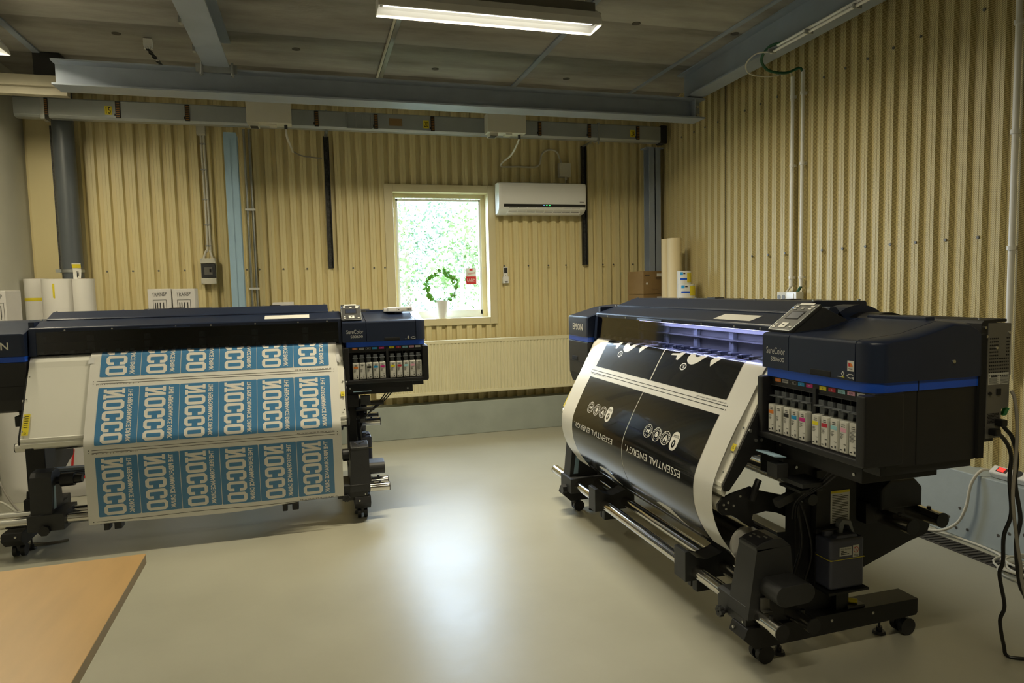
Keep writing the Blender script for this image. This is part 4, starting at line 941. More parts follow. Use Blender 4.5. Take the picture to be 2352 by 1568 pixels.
    for i in range(9):
        t = i/8*math.pi/2; dx = .068*math.sin(t); k = .068*(1-math.cos(t))
        rings.append([(1.372+dx, y+k*max(0, (.16-y)/.09) if y < .16 else y, z-.014*(1-math.cos(t)) if z > 1.2 else z) for y, z in [(.07, 1.15), (.07, 1.271), (.075, 1.281), (.088, 1.286), (.16, 1.292), (.25, 1.300), (.40, 1.336), (.47, 1.333), (.51, 1.312), (.52, 1.295), (.52, 1.15)]])
    b.loft(rings); ec = B(b, 'end_housing')
    b = MB().m('screw'); b.screw((1.44, .40, 1.205), 'x', .006, .004); B(b, 'screw', ec)
    def plan(x0, x1, y0, y1, r_):
        out = [(x0, y1), (x0, y0)]
        for i in range(9):
            t = -math.pi/2+i/8*math.pi/2; out.append((x1-r_+r_*math.cos(t), y0+r_+r_*math.sin(t)))
        out.append((x1, y1)); return out
    b = MB().m('blue'); b.prism(plan(.915, 1.434, .076, .515, .055), 'z', 1.117, 1.151); B(b, 'blue_band')
    b = MB().m('black'); b.prism([(x, y) for x, y in plan(1.30, 1.43, .125, .512, .02)], 'z', .868, 1.117); b.box(1.345, 1.42, .13, .51, .84, .87, .003); lo = B(b, 'right_lower_cover')
    b = MB().m('dark'); b.box(1.425, 1.4312, .262, .2645, .87, 1.117); b.box(1.430, 1.4352, .262, .2645, 1.117, 1.151); b.box(.90, 1.44, .515, .54, .87, 1.29); B(b, 'seam', lo)
    # ---- ink rack
    b = MB().m('black')
    b.box(.893, .927, .044, .20, .882, 1.117, .008); b.box(1.405, 1.445, .040, .20, .880, 1.113, .009); b.box(.90, 1.44, .042, .20, .878, .902, .005); b.box(.90, 1.44, .085, .20, 1.118-.038, 1.117, .002)
    b.box(.90, 1.44, .165, .20, .89, 1.10); b.box(1.168, 1.184, .075, .17, .905, 1.10, .002)
    b.box(.927, 1.405, .06, .17, .900, .906)
    rk = B(b, 'ink_rack')
    keys = ['k_or', 'k_gy', 'k_bk', 'k_cy', 'k_ma', 'k_ye', 'k_rd', 'k_lc', 'k_lm', 'k_wh']
    names = ['orange', 'grey', 'black', 'cyan', 'magenta', 'yellow', 'red', 'light cyan', 'light magenta', 'white']
    xs = [.968, 1.010, 1.054, 1.097, 1.141, 1.208, 1.252, 1.296, 1.339, 1.382]
    tx = ['OR', 'GR/WH', 'BK', 'C', 'M', 'Y', 'R', 'LC', 'LM', 'WH']
    for x, kk, nm, t_ in zip(xs, keys, names, tx):
        b = MB().m('ink_case'); b.box(x-.0195, x+.0195, .056, .15, .906, 1.014, .004)
        b.m('labelw'); b.box(x-.0145, x+.0145, .0548, .056, .910, 1.010)
        ct = B(b, 'ink_cartridge'); ct['label'] = nm+' ink cartridge'
        b = MB().m(kk)
        if kk not in ('k_wh', 'k_gy'): b.box(x-.0135, x+.0135, .0540, .0548, .978, .991)
        b.m('dgrey')
        b.box(x-.007, x+.007, .0540, .0548, 1.001, 1.003); b.box(x-.008, x+.008, .0540, .0548, .9945, .9965)
        for k in range(4): b.box(x-.013, x+.001-(k % 2)*.004, .0540, .0548, .970-k*.0045, .9712-k*.0045)
        b.box(x+.003, x+.013, .0540, .0548, .936, .9375); b.box(x-.012, x-.004, .0540, .0548, .9155, .919)
        b.box(x+.005, x+.011, .0540, .0548, .9155, .9245)
        if kk == 'k_wh':
            for k in range(9): b.box(x-.013, x+.010-(k % 3)*.004, .0540, .0548, .988-k*.0045, .9892-k*.0045)
        B(b, 'cartridge_print', ct, False)
        b = MB().m('grey_lever'); b.box(x-.0125, x+.0125, .082, .10, 1.010, 1.062, .002); b.box(x-.0175, x+.0175, .060, .085, 1.043, 1.047, .001); b.box(x-.0125, x+.0125, .078, .084, 1.047, 1.064, .001); B(b, 'lock_lever', ct)
        b = MB().m(kk if kk != 'k_bk' else 'k_gy'); b.box(x-.0165, x+.0165, .0842, .0852, 1.0985, 1.1115)
        if kk == 'k_bk': b.m('k_bk'); b.box(x-.0155, x+.0155, .0836, .0842, 1.0995, 1.1105); b.m('k_wh')
        else: b.m('k_wh' if kk in ('k_or', 'k_cy', 'k_ma', 'k_rd') else 'dgrey')
        add_text(b, t_, (x, .0834, 1.105), (1, 0, 0), (0, 0, 1), min(.024, .007*len(t_)), .006, True); B(b, 'colour_tag', rk, False)
    b = MB().m('dgrey')
    for i, x in enumerate(xs): b.box(x-.0185, x-.0165, .10, .165, 1.0, 1.08)
    b.box(.93, 1.165, .08, .087, 1.082, 1.0835); b.box(1.19, 1.40, .08, .087, 1.082, 1.0835)
    B(b, 'rack_divider', rk)
    b = MB().m('green')
    # ---- control panel
    cu, cvv = Vector((1, 0, 0)), Vector((0, .14, .097)).normalized(); cn = cu.cross(cvv)*-1; cn = Vector((0, -cvv.z, cvv.y))
    O = Vector((.893, .0935, 1.2935)); Wp, Hp = .128, .172
    rotm = Matrix((cu, cvv, cn)).transposed()
    def on_cp(u, v, hh=0): return O+cu*u+cvv*v+cn*hh
    b = MB().m('dgrey'); b.prism([(.098, 1.284), (.228, 1.378), (.248, 1.380), (.365, 1.325), (.365, 1.30), (.20, 1.28)], 'x', .900, 1.018, .002)
    b.obox(on_cp(Wp/2, Hp/2, -.006), (Wp, Hp, .018), rotm, .005); cp = B(b, 'control_panel')
    b = MB().m('galv')
    for u in (.001, Wp-.001): b.obox(on_cp(u, Hp/2, .0015), (.0025, Hp-.01, .003), rotm)
    b.obox(on_cp(Wp/2, .003, .001), (Wp-.01, .0025, .003), rotm); B(b, 'trim_edge', cp)
    b = MB().m('dark'); b.obox(on_cp(Wp*.5, Hp*.55, .0035), (.074, .050, .0012), rotm); b.m('navy'); b.obox(on_cp(Wp*.5, Hp*.55, .0042), (.064, .040, .001), rotm); B(b, 'display_screen', cp)
    b = MB().m('labelw')
    for u, v, w_, h_ in ((.5, .175, .036, .030), (.16, .19, .014, .008), (.16, .10, .014, .008), (.86, .12, .014, .008), (.18, .78, .016, .008), (.5, .79, .015, .008), (.82, .78, .018, .008), (.84, .865, .02, .010), (.18, .865, .016, .007), (.5, .955, .078, .014)):
        b.obox(on_cp(Wp*u, Hp*v, .0045), (w_, h_, .003), rotm, .001)
    b.m('dgrey'); b.obox(on_cp(Wp*.5, Hp*.175, .0064), (.010, .008, .0008), rotm)
    B(b, 'panel_buttons', cp)
    b = MB().m('bluelled'); b.obox(on_cp(Wp*.06, Hp*.80, .005), (.003, .003, .002), rotm); B(b, 'indicator_light', cp)
    # ---- arc hood, lever
    def arc(x0, x1, cy, cz, r_, m_, zmin):
        pts = []
        a0 = math.asin((zmin-cz)/r_)
        for i in range(17):
            t = a0+(math.pi-2*a0)*i/16; pts.append((cy+r_*math.cos(t), cz+r_*math.sin(t)))
        b = MB().m(m_); b.prism(pts, 'x', x0, x1, .002); return b
    B(arc(.90, .985, .445, 1.205, .178, 'navy', 1.30), 'feed_hood'); B(arc(.985, 1.10, .47, 1.205, .150, 'black', 1.30), 'feed_hood_inner')
    b = MB().m('navy'); b.prism([(.295, 1.33), (.305, 1.378), (.335, 1.378), (.375, 1.335)], 'x', .935, .985, .003); B(b, 'loading_lever')
    # ---- electronics box at the rear
    b = MB().m('black_matte'); b.prism([(.535, .92), (.535, 1.325), (.545, 1.335), (.60, 1.335), (.60, .92)], 'x', .86, 1.425, .002); b.box(.86, 1.41, .60, .665, 1.326, 1.336, .002)
    eb = B(b, 'electronics_box')
    b = MB().m('sheet'); b.prism([(.562, .93), (.562, 1.325), (.664, 1.322), (.664, 1.035), (.628, 1.030), (.628, .93)], 'x', .90, 1.427, .002); sp = B(b, 'socket_panel', eb)
    b = MB().m('dark')
    for i in range(11):
        for j in range(12):
            if 4 < i < 9 and j < 6: continue
            y = .572+i*.0082; z = 1.272-j*.0115
            if i > 10: continue
            b.cyl((1.4265, y, z), (1.428, y, z), .0026, n=6)
    for i in range(10):
        for j in range(7): b.cyl((1.4265, .570+i*.0052+(j % 2)*.0026, 1.015-j*.005), (1.428, .570+i*.0052+(j % 2)*.0026, 1.015-j*.005), .0019, n=5)
    b.box(1.426, 1.431, .605, .622, 1.078, 1.10); b.cyl((1.426, .575, 1.085), (1.432, .575, 1.085), .006, n=12); B(b, 'vent_holes', eb, False)
    b = MB().m('ink_case'); b.box(1.427, 1.4275, .567, .658, 1.115, 1.155)
    b.m('dgrey'); b.box(1.4276, 1.4279, .580, .607, 1.140, 1.147)
    for k in range(7): b.box(1.4276, 1.4279, .570, .605 if k % 2 else .612, 1.118+k*.003, 1.1192+k*.003); b.box(1.4276, 1.4279, .62, .655, 1.118+k*.004, 1.1195+k*.004)
    B(b, 'rating_label', eb, False)
    b = MB().m('screw')
    for y, z in ((.548, 1.31), (.555, 1.28), (.60, 1.24), (.548, .97), (.655, 1.29)): b.screw((1.426, y, z), 'x', .005, .004)
    for x in (1.38, 1.0): b.cyl((x, .58, 1.335), (x, .58, 1.340), .005, n=8)
    B(b, 'screws', eb)
    # ---- front rails + rear rails
    for (y, z, x0, x1, r_) in ((-.028, .205, -1.266, 1.147, .029), (.106, .210, -1.25, 1.150, .029), (.553, .53, -1.15, 1.152, .029), (.700, .54, -1.15, 1.15, .029)):
        b = MB().m('chrome'); b.cyl((x0, y, z), (x1, y, z), r_, n=40)
        rl = B(b, 'support_rail')
        b = MB().m('black'); b.cyl((x1, y, z), (x1+.004, y, z), r_+.0006, n=40); b.cyl((x0-.004, y, z), (x0, y, z), r_+.0006, n=40); b.cyl((x1-.06, y, z+r_-.001), (x1-.06, y, z+r_+.008), .008, n=12); B(b, 'rail_cap', rl)
    for s in (1,):
        b = MB().m('dgrey'); x0, x1 = (.815, 1.003)
        b.prism([(-.080, .165), (-.080, .245), (-.06, .252), (.14, .252), (.15, .24), (.15, .165)], 'x', x0, x1, .002)
        b.box(x0+.03, x1-.03, -.055, .0, .14, .17, .002); cl = B(b, 'rail_clamp')
        b = MB().m('dgrey'); kx = .868 if s > 0 else -.925
        b.cyl((kx, -.105, .172), (kx, -.078, .172), .012)
        for i in range(6):
            a = i*math.pi/3; b.cyl((kx+.014*math.cos(a), -.112, .172+.014*math.sin(a)), (kx+.014*math.cos(a), -.096, .172+.014*math.sin(a)), .009, n=10)
        B(b, 'clamp_knob', cl); b = MB().m('screw'); b.screw((x0+.015, -.081, .23), 'y', .004); b.screw((x1-.015, -.081, .18), 'y', .004); B(b, 'screws', cl)
    for x0, x1 in ((-.528, -.43), (.477, .575)):
        b = MB().m('dgrey'); b.prism([(-.088, .165), (-.088, .300), (-.066, .302), (-.035, .268), (.02, .252), (.08, .268), (.14, .300), (.165, .300), (.165, .18), (.12, .165)], 'x', x0, x1, .003)
        b.box(x0-.0, x0+.03, -.02, .05, .105, .17, .004); b.box(x1-.04, x1, -.03, .04, .11, .17, .004); B(b, 'media_cradle')
    # ---- rear media holder
    b = MB().m('black'); b.prism([(.50, .57), (.50, .66), (.54, .69), (.66, .69), (.70, .65), (.70, .57)], 'x', .93, 1.06, .012); b.box(.95, 1.0, .48, .76, .50, .585, .004); B(b, 'rear_holder')
    b = MB().m('black'); b.prism([(.50, .57), (.50, .66), (.54, .69), (.66, .69), (.70, .65), (.70, .57)], 'x', -1.06, -.93, .012); b.box(-1.0, -.95, .48, .76, .50, .585, .004); B(b, 'rear_holder')
    # ---- take-up reel drive, right
    b = MB().m('dgrey')
    def twr(z, k): return [(.893+.017*k, -.085+.040*k, z), (1.022, -.085+.040*k, z), (1.022, .135-.030*k, z), (.893+.017*k, .135-.030*k, z)]
    b.loft([twr(.20, 0), twr(.47, 1)]); b.prism([(-.045, .46), (-.048, .478), (-.02, .492), (.03, .503), (.075, .498), (.105, .47)], 'x', .908, 1.022, .003)
    tw = B(b, 'take_up_drive')
    b = MB().m('black'); b.prism([(-.040, .4835), (-.02, .494), (.032, .505), (.032, .502), (-.02, .490), (-.040, .480)], 'x', .918, 1.014); b.m('sheet')
    for x, y, w_ in ((.94, .0, .012), (.97, .0, .016), (.99, .015, .018), (.945, -.018, .01)): b.obox((x, y, .500+y*.22), (w_, .006, .003), Matrix.Rotation(R(12), 3, 'X'))
    B(b, 'drive_switches', tw)
    b = MB().m('dgrey'); st = []
    for i in range(24):
        a = 2*math.pi*i/24; st.append((.050+(.045 if math.cos(a) > 0 else -.045)+.040*math.cos(a), .325+.040*math.sin(a)))
    b.prism(st, 'x', 1.02, 1.125, .008); B(b, 'drive_motor')
    b = MB().m('black'); b.cyl((.86, .035, .42), (.90, .035, .42), .040); b.cyl((.84, .035, .42), (.86, .035, .42), .034, .030); B(b, 'reel_chuck')
    b = MB().m('sheet'); b.box(1.028, 1.032, -.035, .005, .235, .285); b.box(1.028, 1.05, -.035, .005, .235, .238); B(b, 'stop_plate')
    # ---- take-up holder, left
    xl = -.95 if lit else -.825
    b = MB().m('dgrey'); b.prism([(-.075, .17), (-.045, .46), (-.02, .485), (.06, .49), (.10, .47), (.13, .17)], 'x', xl-.055, xl+.055, .004); b.prism([(-.082, .155), (-.082, .25), (.16, .25), (.16, .155)], 'x', xl-.07, xl+.115, .003)
    b.box(xl+.03, xl+.055, -.05, .20, .245, .27); th = B(b, 'take_up_holder')
    b = MB().m('black'); b.cyl((xl+.055, .035, .42), (xl+.085, .035, .42), .022); b.cyl((xl+.08, .035, .42), (xl+.15, .035, .42), .040, .038, 28); b.cyl((xl+.15, .035, .42), (xl+.19, .035, .42), .028, .024, 28); B(b, 'reel_chuck')
    b = MB().m('steel_lt'); b.prism([(-.04, .27), (-.02, .40), (0, .40), (-.01, .27)], 'x', xl+.056, xl+.060); B(b, 'brake_plate', th)
    b = MB().m('black'); b.cyl((xl+.02, -.11, .165), (xl+.02, -.08, .165), .03, n=7); B(b, 'clamp_knob', th)
    # ---- tension arms with roller
    dy, dz = (0, 0) if lit else (.10, .045)
    for s in (-1, 1):
        x0 = .868 if s > 0 else -.878
        if lit: pts = [(-.118, .585), (-.122, .61), (-.10, .635), (-.06, .648), (.03, .668), (.045, .655), (.24, .600), (.30, .585), (.30, .48), (.22, .515), (.15, .548), (.10, .560), (.04, .553), (.035, .535), (.05, .512), (.03, .500), (.0, .520), (-.05, .560), (-.10, .566)]
        else: pts = [(-.02, .62), (-.022, .655), (.0, .68), (.06, .70), (.16, .66), (.26, .60), (.26, .54), (.15, .60), (.05, .615)]
        b = MB().m('black_matte'); b.prism(pts, 'x', x0, x0+.010); ar = B(b, 'tension_arm', smooth=False)
        b = MB().m('screw')
        for y, z in ((-.095, .608), (-.085, .590), (-.075, .615), (-.05, .60), (-.02, .635), (.03, .632)): b.screw((x0+(.010 if s > 0 else 0), y+dy, z+dz*.8), 'x', .005, .003)
        B(b, 'screws', ar)
    b = MB().m('cream'); b.cyl((-.86, -.085+dy, .603+dz), (.868, -.085+dy, .603+dz), .0315, n=36); B(b, 'tension_roller')
    b = MB().m('black'); b.tube([(.90, .05, .70), (.905, .03, .665), (.90, .02, .62)], .013, 10); b.tube([(.98, .17, .60), (.99, .18, .45), (.975, .15, .30), (.98, .17, .2)], .006); b.tube([(1.0, .14, .68), (.99, .20, .55), (1.0, .22, .42), (.985, .20, .30)], .005); B(b, 'hose')
    # ---- waste bottle
    b = MB().m('black_matte'); b.box(.96, 1.08, .235, .425, .272, .282, .002); b.box(.96, 1.00, .34, .40, .165, .272); b.prism([(.235, .282), (.235, .42), (.24, .42), (.24, .282)], 'x', .96, 1.0); b.box(.957, .966, .24, .30, .282, .515); b.box(.957, 1.03, .24, .33, .508, .515, .002); B(b, 'bottle_bracket')
    b = MB().m('bottle'); b.box(.975, 1.068, .25, .412, .283, .485, .014, 3); b.prism([(.25+.02, .47), (.40, .47), (.38, .496), (.29, .496)], 'x', .985, 1.058, .006); b.cyl((1.01, .285, .485), (1.01, .285, .508), .022, n=20); wbt = B(b, 'waste_bottle')
    b = MB().m('bottlecap'); b.prism([(.318, .49), (.322, .535), (.335, .547), (.375, .540), (.395, .485), (.383, .482), (.366, .528), (.340, .532), (.336, .49)], 'x', 1.01, 1.035, .003); B(b, 'bottle_handle', wbt)
    b = MB().m('yellow'); b.box(.9742, 1.0688, .2492, .4128, .402, .406, .004) ; B(b, 'level_line', wbt)
    b = MB().m('labelw'); b.box(1.0682, 1.0690, .292, .348, .418, .452); b.box(1.0682, 1.0690, .354, .384, .408, .455)
    b.m('red')
    for i in range(20):
        a0, a1 = 2*math.pi*i/20, 2*math.pi*(i+1)/20; c_ = (.369, .437)
        b.quad(*[(1.0694, c_[0]+r_*math.cos(a), c_[1]+r_*math.sin(a)) for r_, a in ((.012, a0), (.012, a1), (.0098, a1), (.0098, a0))])
    b.quad((1.0694, .3605, .4465), (1.0694, .362, .448), (1.0694, .3775, .4275), (1.0694, .376, .426))
    b.m('dgrey'); add_text(b, 'Waste Ink Bottle', (1.0693, .320, .445), (0, 1, 0), (0, 0, 1), .048, .006, True)
    for z, w_ in ((.436, .012), (.430, .028), (.4235, .038)): b.box(1.0691, 1.0695, .298, .298+w_, z, z+.003)
    b.box(1.0691, 1.0695, .358, .380, .416, .4175); b.box(1.0691, 1.0695, .358, .380, .4125, .414)
    B(b, 'bottle_label', wbt, False)
    # ink hoses under the rack
    b = MB().m('black'); 
    for k in range(3): b.tube([(1.17+k*.02, .16, .80), (1.12+k*.015, .15, .74), (1.02, .13+k*.01, .64), (.985, .14+k*.012, .56)], .004)
    B(b, 'ink_hose')
    return rt
L_LOC = (-.719, 4.487, 0); R_LOC = (1.614, 3.18, 0)
pL = printer(L_LOC, 0, 'left wide-format printer, facing the camera, with blue tiled sheet hanging from its front', False)
pR = printer(R_LOC, R(-90), 'right wide-format printer beside the right wall, lit inside, feeding a black printed sheet', True)
l_ = area('print_bay_light', (0, 0, 0), (0, 0, 0), 1.1, .03, 10, (.50, .56, 1)); l_.parent = pR; l_.location = (.30, .225, 1.262); l_.rotation_euler = (R(28), 0, 0)

# ---------------------------------------------------------------- printed sheets
PR = [(.25, 1.150), (.14, 1.1515), (.12, 1.142), (.088, 1.090), (.033, .992), (-.022, .902), (-.074, .803), (-.119, .702), (-.130, .64), (-.125, .57), (-.103, .50), (-.069, .44), (-.012, .372), (.035, .3445)]
PL = [(.25, 1.150), (.14, 1.1515), (.12, 1.142), (.088, 1.090), (.060, 1.042), (-.030, .875), (-.124, .700), (-.1445, .66), (-.148, .6), (-.146, .38), (-.142, .163)]
class Sheet:
    def __init__(s, prof, wave=0):
        s.p = prof; s.T = [0]; s.wave = wave
        for a, b in zip(prof[:-1], prof[1:]): s.T.append(s.T[-1]+math.hypot(b[0]-a[0], b[1]-a[1]))
        s.t0 = s.T[1]; s.T = [t-s.t0 for t in s.T]       # t = 0 at the window edge
    def yz(s, t):
        t = min(max(t, s.T[0]+1e-6), s.T[-1]-1e-6)
        i = max(k for k in range(len(s.T)-1) if s.T[k] <= t); u = (t-s.T[i])/(s.T[i+1]-s.T[i])
        P = s.p; a, b, c, d = P[max(i-1, 0)], P[i], P[i+1], P[min(i+2, len(P)-1)]
        h = s.T[i+1]-s.T[i]
        def tan(j):
            j0, j1 = max(j-1, 0), min(j+1, len(P)-1); dt = s.T[j1]-s.T[j0]
            return ((P[j1][0]-P[j0][0])/dt, (P[j1][1]-P[j0][1])/dt)
        m0, m1 = tan(i), tan(i+1); h00 = 2*u**3-3*u*u+1; h10 = u**3-2*u*u+u; h01 = -2*u**3+3*u*u; h11 = u**3-u*u
        return tuple(h00*b[k]+h10*h*m0[k]+h01*c[k]+h11*h*m1[k] for k in (0, 1))
    def pos(s, x, t, off=0):
        y0, z0 = s.yz(t-.002); y1, z1 = s.yz(t+.002); y, z = s.yz(t)
        ty, tz = y1-y0, z1-z0; l = math.hypot(ty, tz); ny, nz = tz/l, -ty/l      # outward: towards -y
        if ny > 0 and t < .5: ny, nz = -ny, -nz
        if t >= .5 and (ny*(-1) < 0) and s.wave == 0: ny, nz = -ny, -nz
        wv = s.wave*max(0, t-.5)*(.6*math.sin(x*6.0+t*2)+.3*math.sin(x*11+1))*.02
        return (x, y+ny*off+wv, z+nz*off)
class Flat:
    def __init__(s): s.mb = MB()
    def m(s, n): s.mb.m(n); return s
    def poly(s, pts, lay):
        f = s.mb.bm.faces.new([s.mb.bm.verts.new((x, t, lay)) for x, t in pts]); s.mb._f([f])
    def rect(s, x0, x1, t0, t1, lay): s.poly([(x0, t0), (x1, t0), (x1, t1), (x0, t1)], lay)
    def rrect(s, x0, x1, t0, t1, r, lay, n=4):
        pts = []
        for cx, ct, a0 in ((x1-r, t1-r, 0), (x0+r, t1-r, 90), (x0+r, t0+r, 180), (x1-r, t0+r, 270)):
            for i in range(n+1): a = R(a0+90*i/n); pts.append((cx+r*math.cos(a), ct+r*math.sin(a)))
        s.poly(pts, lay)
    def ring(s, cx, ct, rx, rt, w, lay, n=28, kx=1):
        for i in range(n):
            a, c = 2*math.pi*i/n, 2*math.pi*(i+1)/n
            s.poly([(cx+rx*math.cos(a), ct+rt*math.sin(a)), (cx+rx*math.cos(c), ct+rt*math.sin(c)), (cx+(rx-w)*math.cos(c), ct+(rt-w)*math.sin(c)), (cx+(rx-w)*math.cos(a), ct+(rt-w)*math.sin(a))], lay)
    def disc(s, cx, ct, rx, rt, lay, n=24): s.poly([(cx+rx*math.cos(2*math.pi*i/n), ct+rt*math.sin(2*math.pi*i/n)) for i in range(n)], lay)
    def text(s, txt, fn, lay, bold=0):
        vs, fs, asp = text_tris(txt, 2, bold); q = [s.mb.bm.verts.new((*fn(a, b), lay)) for a, b in vs]; out = []
        for f in fs:
            try: out.append(s.mb.bm.faces.new([q[i] for i in f]))
            except ValueError: pass
        s.mb._f(out)
    def build(s, sh, name, loc, rz, xw, t0, t1, label, cat, step=.016, steps=70, edge=None):
        bm = s.mb.bm
        bmesh.ops.triangulate(bm, faces=[f for f in bm.faces if len(f.verts) > 4])
        t = t0+step
        while t < t1:
            bmesh.ops.bisect_plane(bm, geom=bm.verts[:]+bm.edges[:]+bm.faces[:], plane_co=(0, t, 0), plane_no=(0, 1, 0)); t += step
        for j in range(1, 36):
            bmesh.ops.bisect_plane(bm, geom=bm.verts[:]+bm.edges[:]+bm.faces[:], plane_co=(xw[0]+(xw[1]-xw[0])*j/36, 0, 0), plane_no=(1, 0, 0))
        for v in bm.verts: v.co = sh.pos(v.co.x, v.co.y, .0005+.0005*v.co.z)
        # the sheet itself, front and back
        s.mb.m('paper'); nx = 36
        def grid(off, flip):
            g = []
            for i in range(steps+1):
                row = []
                for j in range(nx+1):
                    x = xw[0]+(xw[1]-xw[0])*j/nx; te = t1+(edge(x) if edge else 0); tt = t0+(te-t0)*i/steps
                    row.append(bm.verts.new(sh.pos(x, tt, off)))
                g.append(row)
            fs = [bm.faces.new((g[i][j], g[i][j+1], g[i+1][j+1], g[i+1][j])) for i in range(steps) for j in range(nx)]; s.mb._f(fs)
        grid(0, False); grid(-.0006, True)
        me = bpy.data.meshes.new(name); bm.to_mesh(me); bm.free()
        for mm in s.mb.mats: me.materials.append(mm)
        for p in me.polygons: p.use_smooth = True
        o = bpy.data.objects.new(name, me); S.collection.objects.link(o); o.location = loc; o.rotation_euler = (0, 0, rz); return tag(o, label, cat)
# left sheet: six by three blue tiles
F = Flat(); sh = Sheet(PL, wave=1)
def slabN(P):
    P([(.12, 0), (.36, 0), (.36, 1), (.12, 1)]); P([(.66, 0), (.90, 0), (.90, 1), (.66, 1)]); P([(.12, 1), (.36, 1), (.88, .0), (.66, .0)], .5)
    P([(-.02, 0), (.50, 0), (.50, .14), (-.02, .14)], 1); P([(-.02, .86), (.30, .86), (.30, 1), (-.02, 1)], 1); P([(.52, .86), (1.04, .86), (1.04, 1), (.52, 1)], 1)
def ringletter(P, gap):
    o = [(.24, 0), (.76, 0), (1, .13), (1, .87), (.76, 1), (.24, 1), (0, .87), (0, .13)]; i = [(.34, .17), (.66, .17), (.70, .20), (.70, .80), (.66, .83), (.34, .83), (.30, .80), (.30, .20)]
    for k in range(8):
        if gap and k == 2:
            P([(1, .13), (1, .36), (.70, .36), (.70, .20)]); P([(1, .87), (1, .64), (.70, .64), (.70, .80)]); continue
        n = (k+1) % 8; P([o[k], o[n], i[n], i[k]])
def nocco(x0, t0, tmin):
    """tile origin (left, top); letters run down the sheet, mirrored"""
    for k, ch in enumerate('NOCCO'):
        lt = t0+.011+k*.0672
        def P(pts, dl=0):
            q = [(x0+.029+(1-v)*.113, lt+u*.060) for u, v in pts]
            if min(p[1] for p in q) >= tmin: F.poly(q, 2+dl)
        slabN(P) if ch == 'N' else ringletter(P, ch == 'C')
    F.text('THE PERFORMANCE DRINK', lambda a, b_: (x0+.158+(1-b_)*.026, t0+.012+a*.326), 2, .03)
rows = (-.173, .244, .660)
for r_, t0 in enumerate(rows):
    for c_ in range(6):
        x0 = -.5115+c_*.2190
        F.m('pblue'); F.rrect(x0, x0+.2155, max(t0, -.10), t0+.348, .006, 1); F.m('pwhite'); nocco(x0, t0, -.10)
    F.m('dark')
    tt = t0+.348+.025
    F.rect(-.525, .812, tt, tt+.0022, 1); F.disc(-.541, tt+.001, .0025, .0025, 1); F.disc(.828, tt+.001, .0025, .0025, 1)
    if r_ < 2:
        F.rect(-.525, .812, tt+.015, tt+.0172, 1); F.disc(-.541, tt+.016, .0025, .0025, 1); F.disc(.828, tt+.016, .0025, .0025, 1)
        for k in range(34):
            if k % 7 in (2, 5): continue
            F.rect(-.525+k*.0072, -.525+k*.0072+.0030, tt+.020, tt+.0245-(k % 3)*.001, 1); 
    for k in range(34):
        if k % 7 in (3, 6): continue
        F.rect(.590+k*.0066, .590+k*.0066+.0030, tt-.008, tt-.0035+(k % 3)*.0006, 1)
# trim text that would fall above the visible sheet
bmesh.ops.delete(F.mb.bm, geom=[f for f in F.mb.bm.faces if f.calc_center_median().y < -.10], context='FACES')
o = F.build(sh, 'printed_sheet', L_LOC, 0, (-.567, .852), -.10, 1.052, 'long hanging sheet printed with rows of blue tiles and white mirrored lettering', 'printed sheet', edge=lambda x: .012*math.sin(x*5+1)-.012*x)
# right sheet: black tiles
F = Flat(); sh = Sheet(PR)
TX = ((-.669, .024), (.034, .706))
def rot180(txt, xr, t0, w_, h_, lay): F.text(txt, lambda a, b_: (xr-a*w_, t0+b_*h_), lay)
F.m('pblack'); F.rect(-.669, .0225, -.10, .196, 1); F.rect(.0335, .705, -.10, .197, 1)
tend = sh.T[-1]-.002
F.rect(-.669, .0215, .267, tend, 1); F.rect(.0285, .712, .267, tend, 1)
F.m('dark'); F.rect(-.68, .722, .2215, .2240, 1); F.rect(-.68, .722, .2385, .2410, 1)
for x in (-.690, .732): F.disc(x, .2225, .003, .003, 1); F.disc(x, .2398, .003, .003, 1)
for k in range(30):
    if k % 6 == 3: continue
    F.rect(-.675+k*.007, -.672+k*.007, .245, .250-(k % 3)*.001, 1); F.rect(.49+k*.0077, .4925+k*.0077, .209, .2155-(k % 3)*.001, 1)
F.m('pwhite')
for x0 in (-.669, .034):
    q = lambda pts, lay=2: F.poly([(x0+a, t) for a, t in pts], lay)
    # T, dash
    q([(.085, .034), (.150, .027), (.146, .040), (.080, .044)]); q([(.150, .027), (.175, .013), (.200, .015), (.162, .064), (.142, .063), (.135, .040), (.146, .040)])
    q([(.155, -.004), (.215, -.006), (.225, -.018), (.175, -.016)])
    # curved stroke
    out = [(.345, -.075), (.285, -.020), (.250, .020), (.241, .050), (.262, .069), (.300, .073), (.342, .056), (.385, .022), (.430, -.020), (.470, -.065)]
    inn = [(.375, -.072), (.330, -.020), (.290, .012), (.290, .022), (.298, .030), (.318, .031), (.340, .020), (.365, -.002), (.400, -.035), (.430, -.068)]
    def cr(P, n=5):
        Q = [P[0]]+P+[P[-1]]; o_ = []
        for i in range(1, len(Q)-2):
            for k in range(n):
                t = k/n; a, b_, c, d = Q[i-1], Q[i], Q[i+1], Q[i+2]
                o_.append(tuple(.5*(2*b_[m]+(c[m]-a[m])*t+(2*a[m]-5*b_[m]+4*c[m]-d[m])*t*t+(3*b_[m]-3*c[m]+d[m]-a[m])*t**3) for m in (0, 1)))
        return o_+[P[-1]]
    out, inn = cr(out), cr(inn)
    for k in range(len(out)-1): q([out[k], out[k+1], inn[k+1], inn[k]])
    q([(.448, .066), (.432, .039), (.470, .000), (.530, -.050), (.590, -.072), (.600, -.060), (.540, -.010)])
    F.ring(x0+.236, .091, .0265, .0195, .0062, 2); rot180('R', x0+.246, .083, .018, .016, 2)
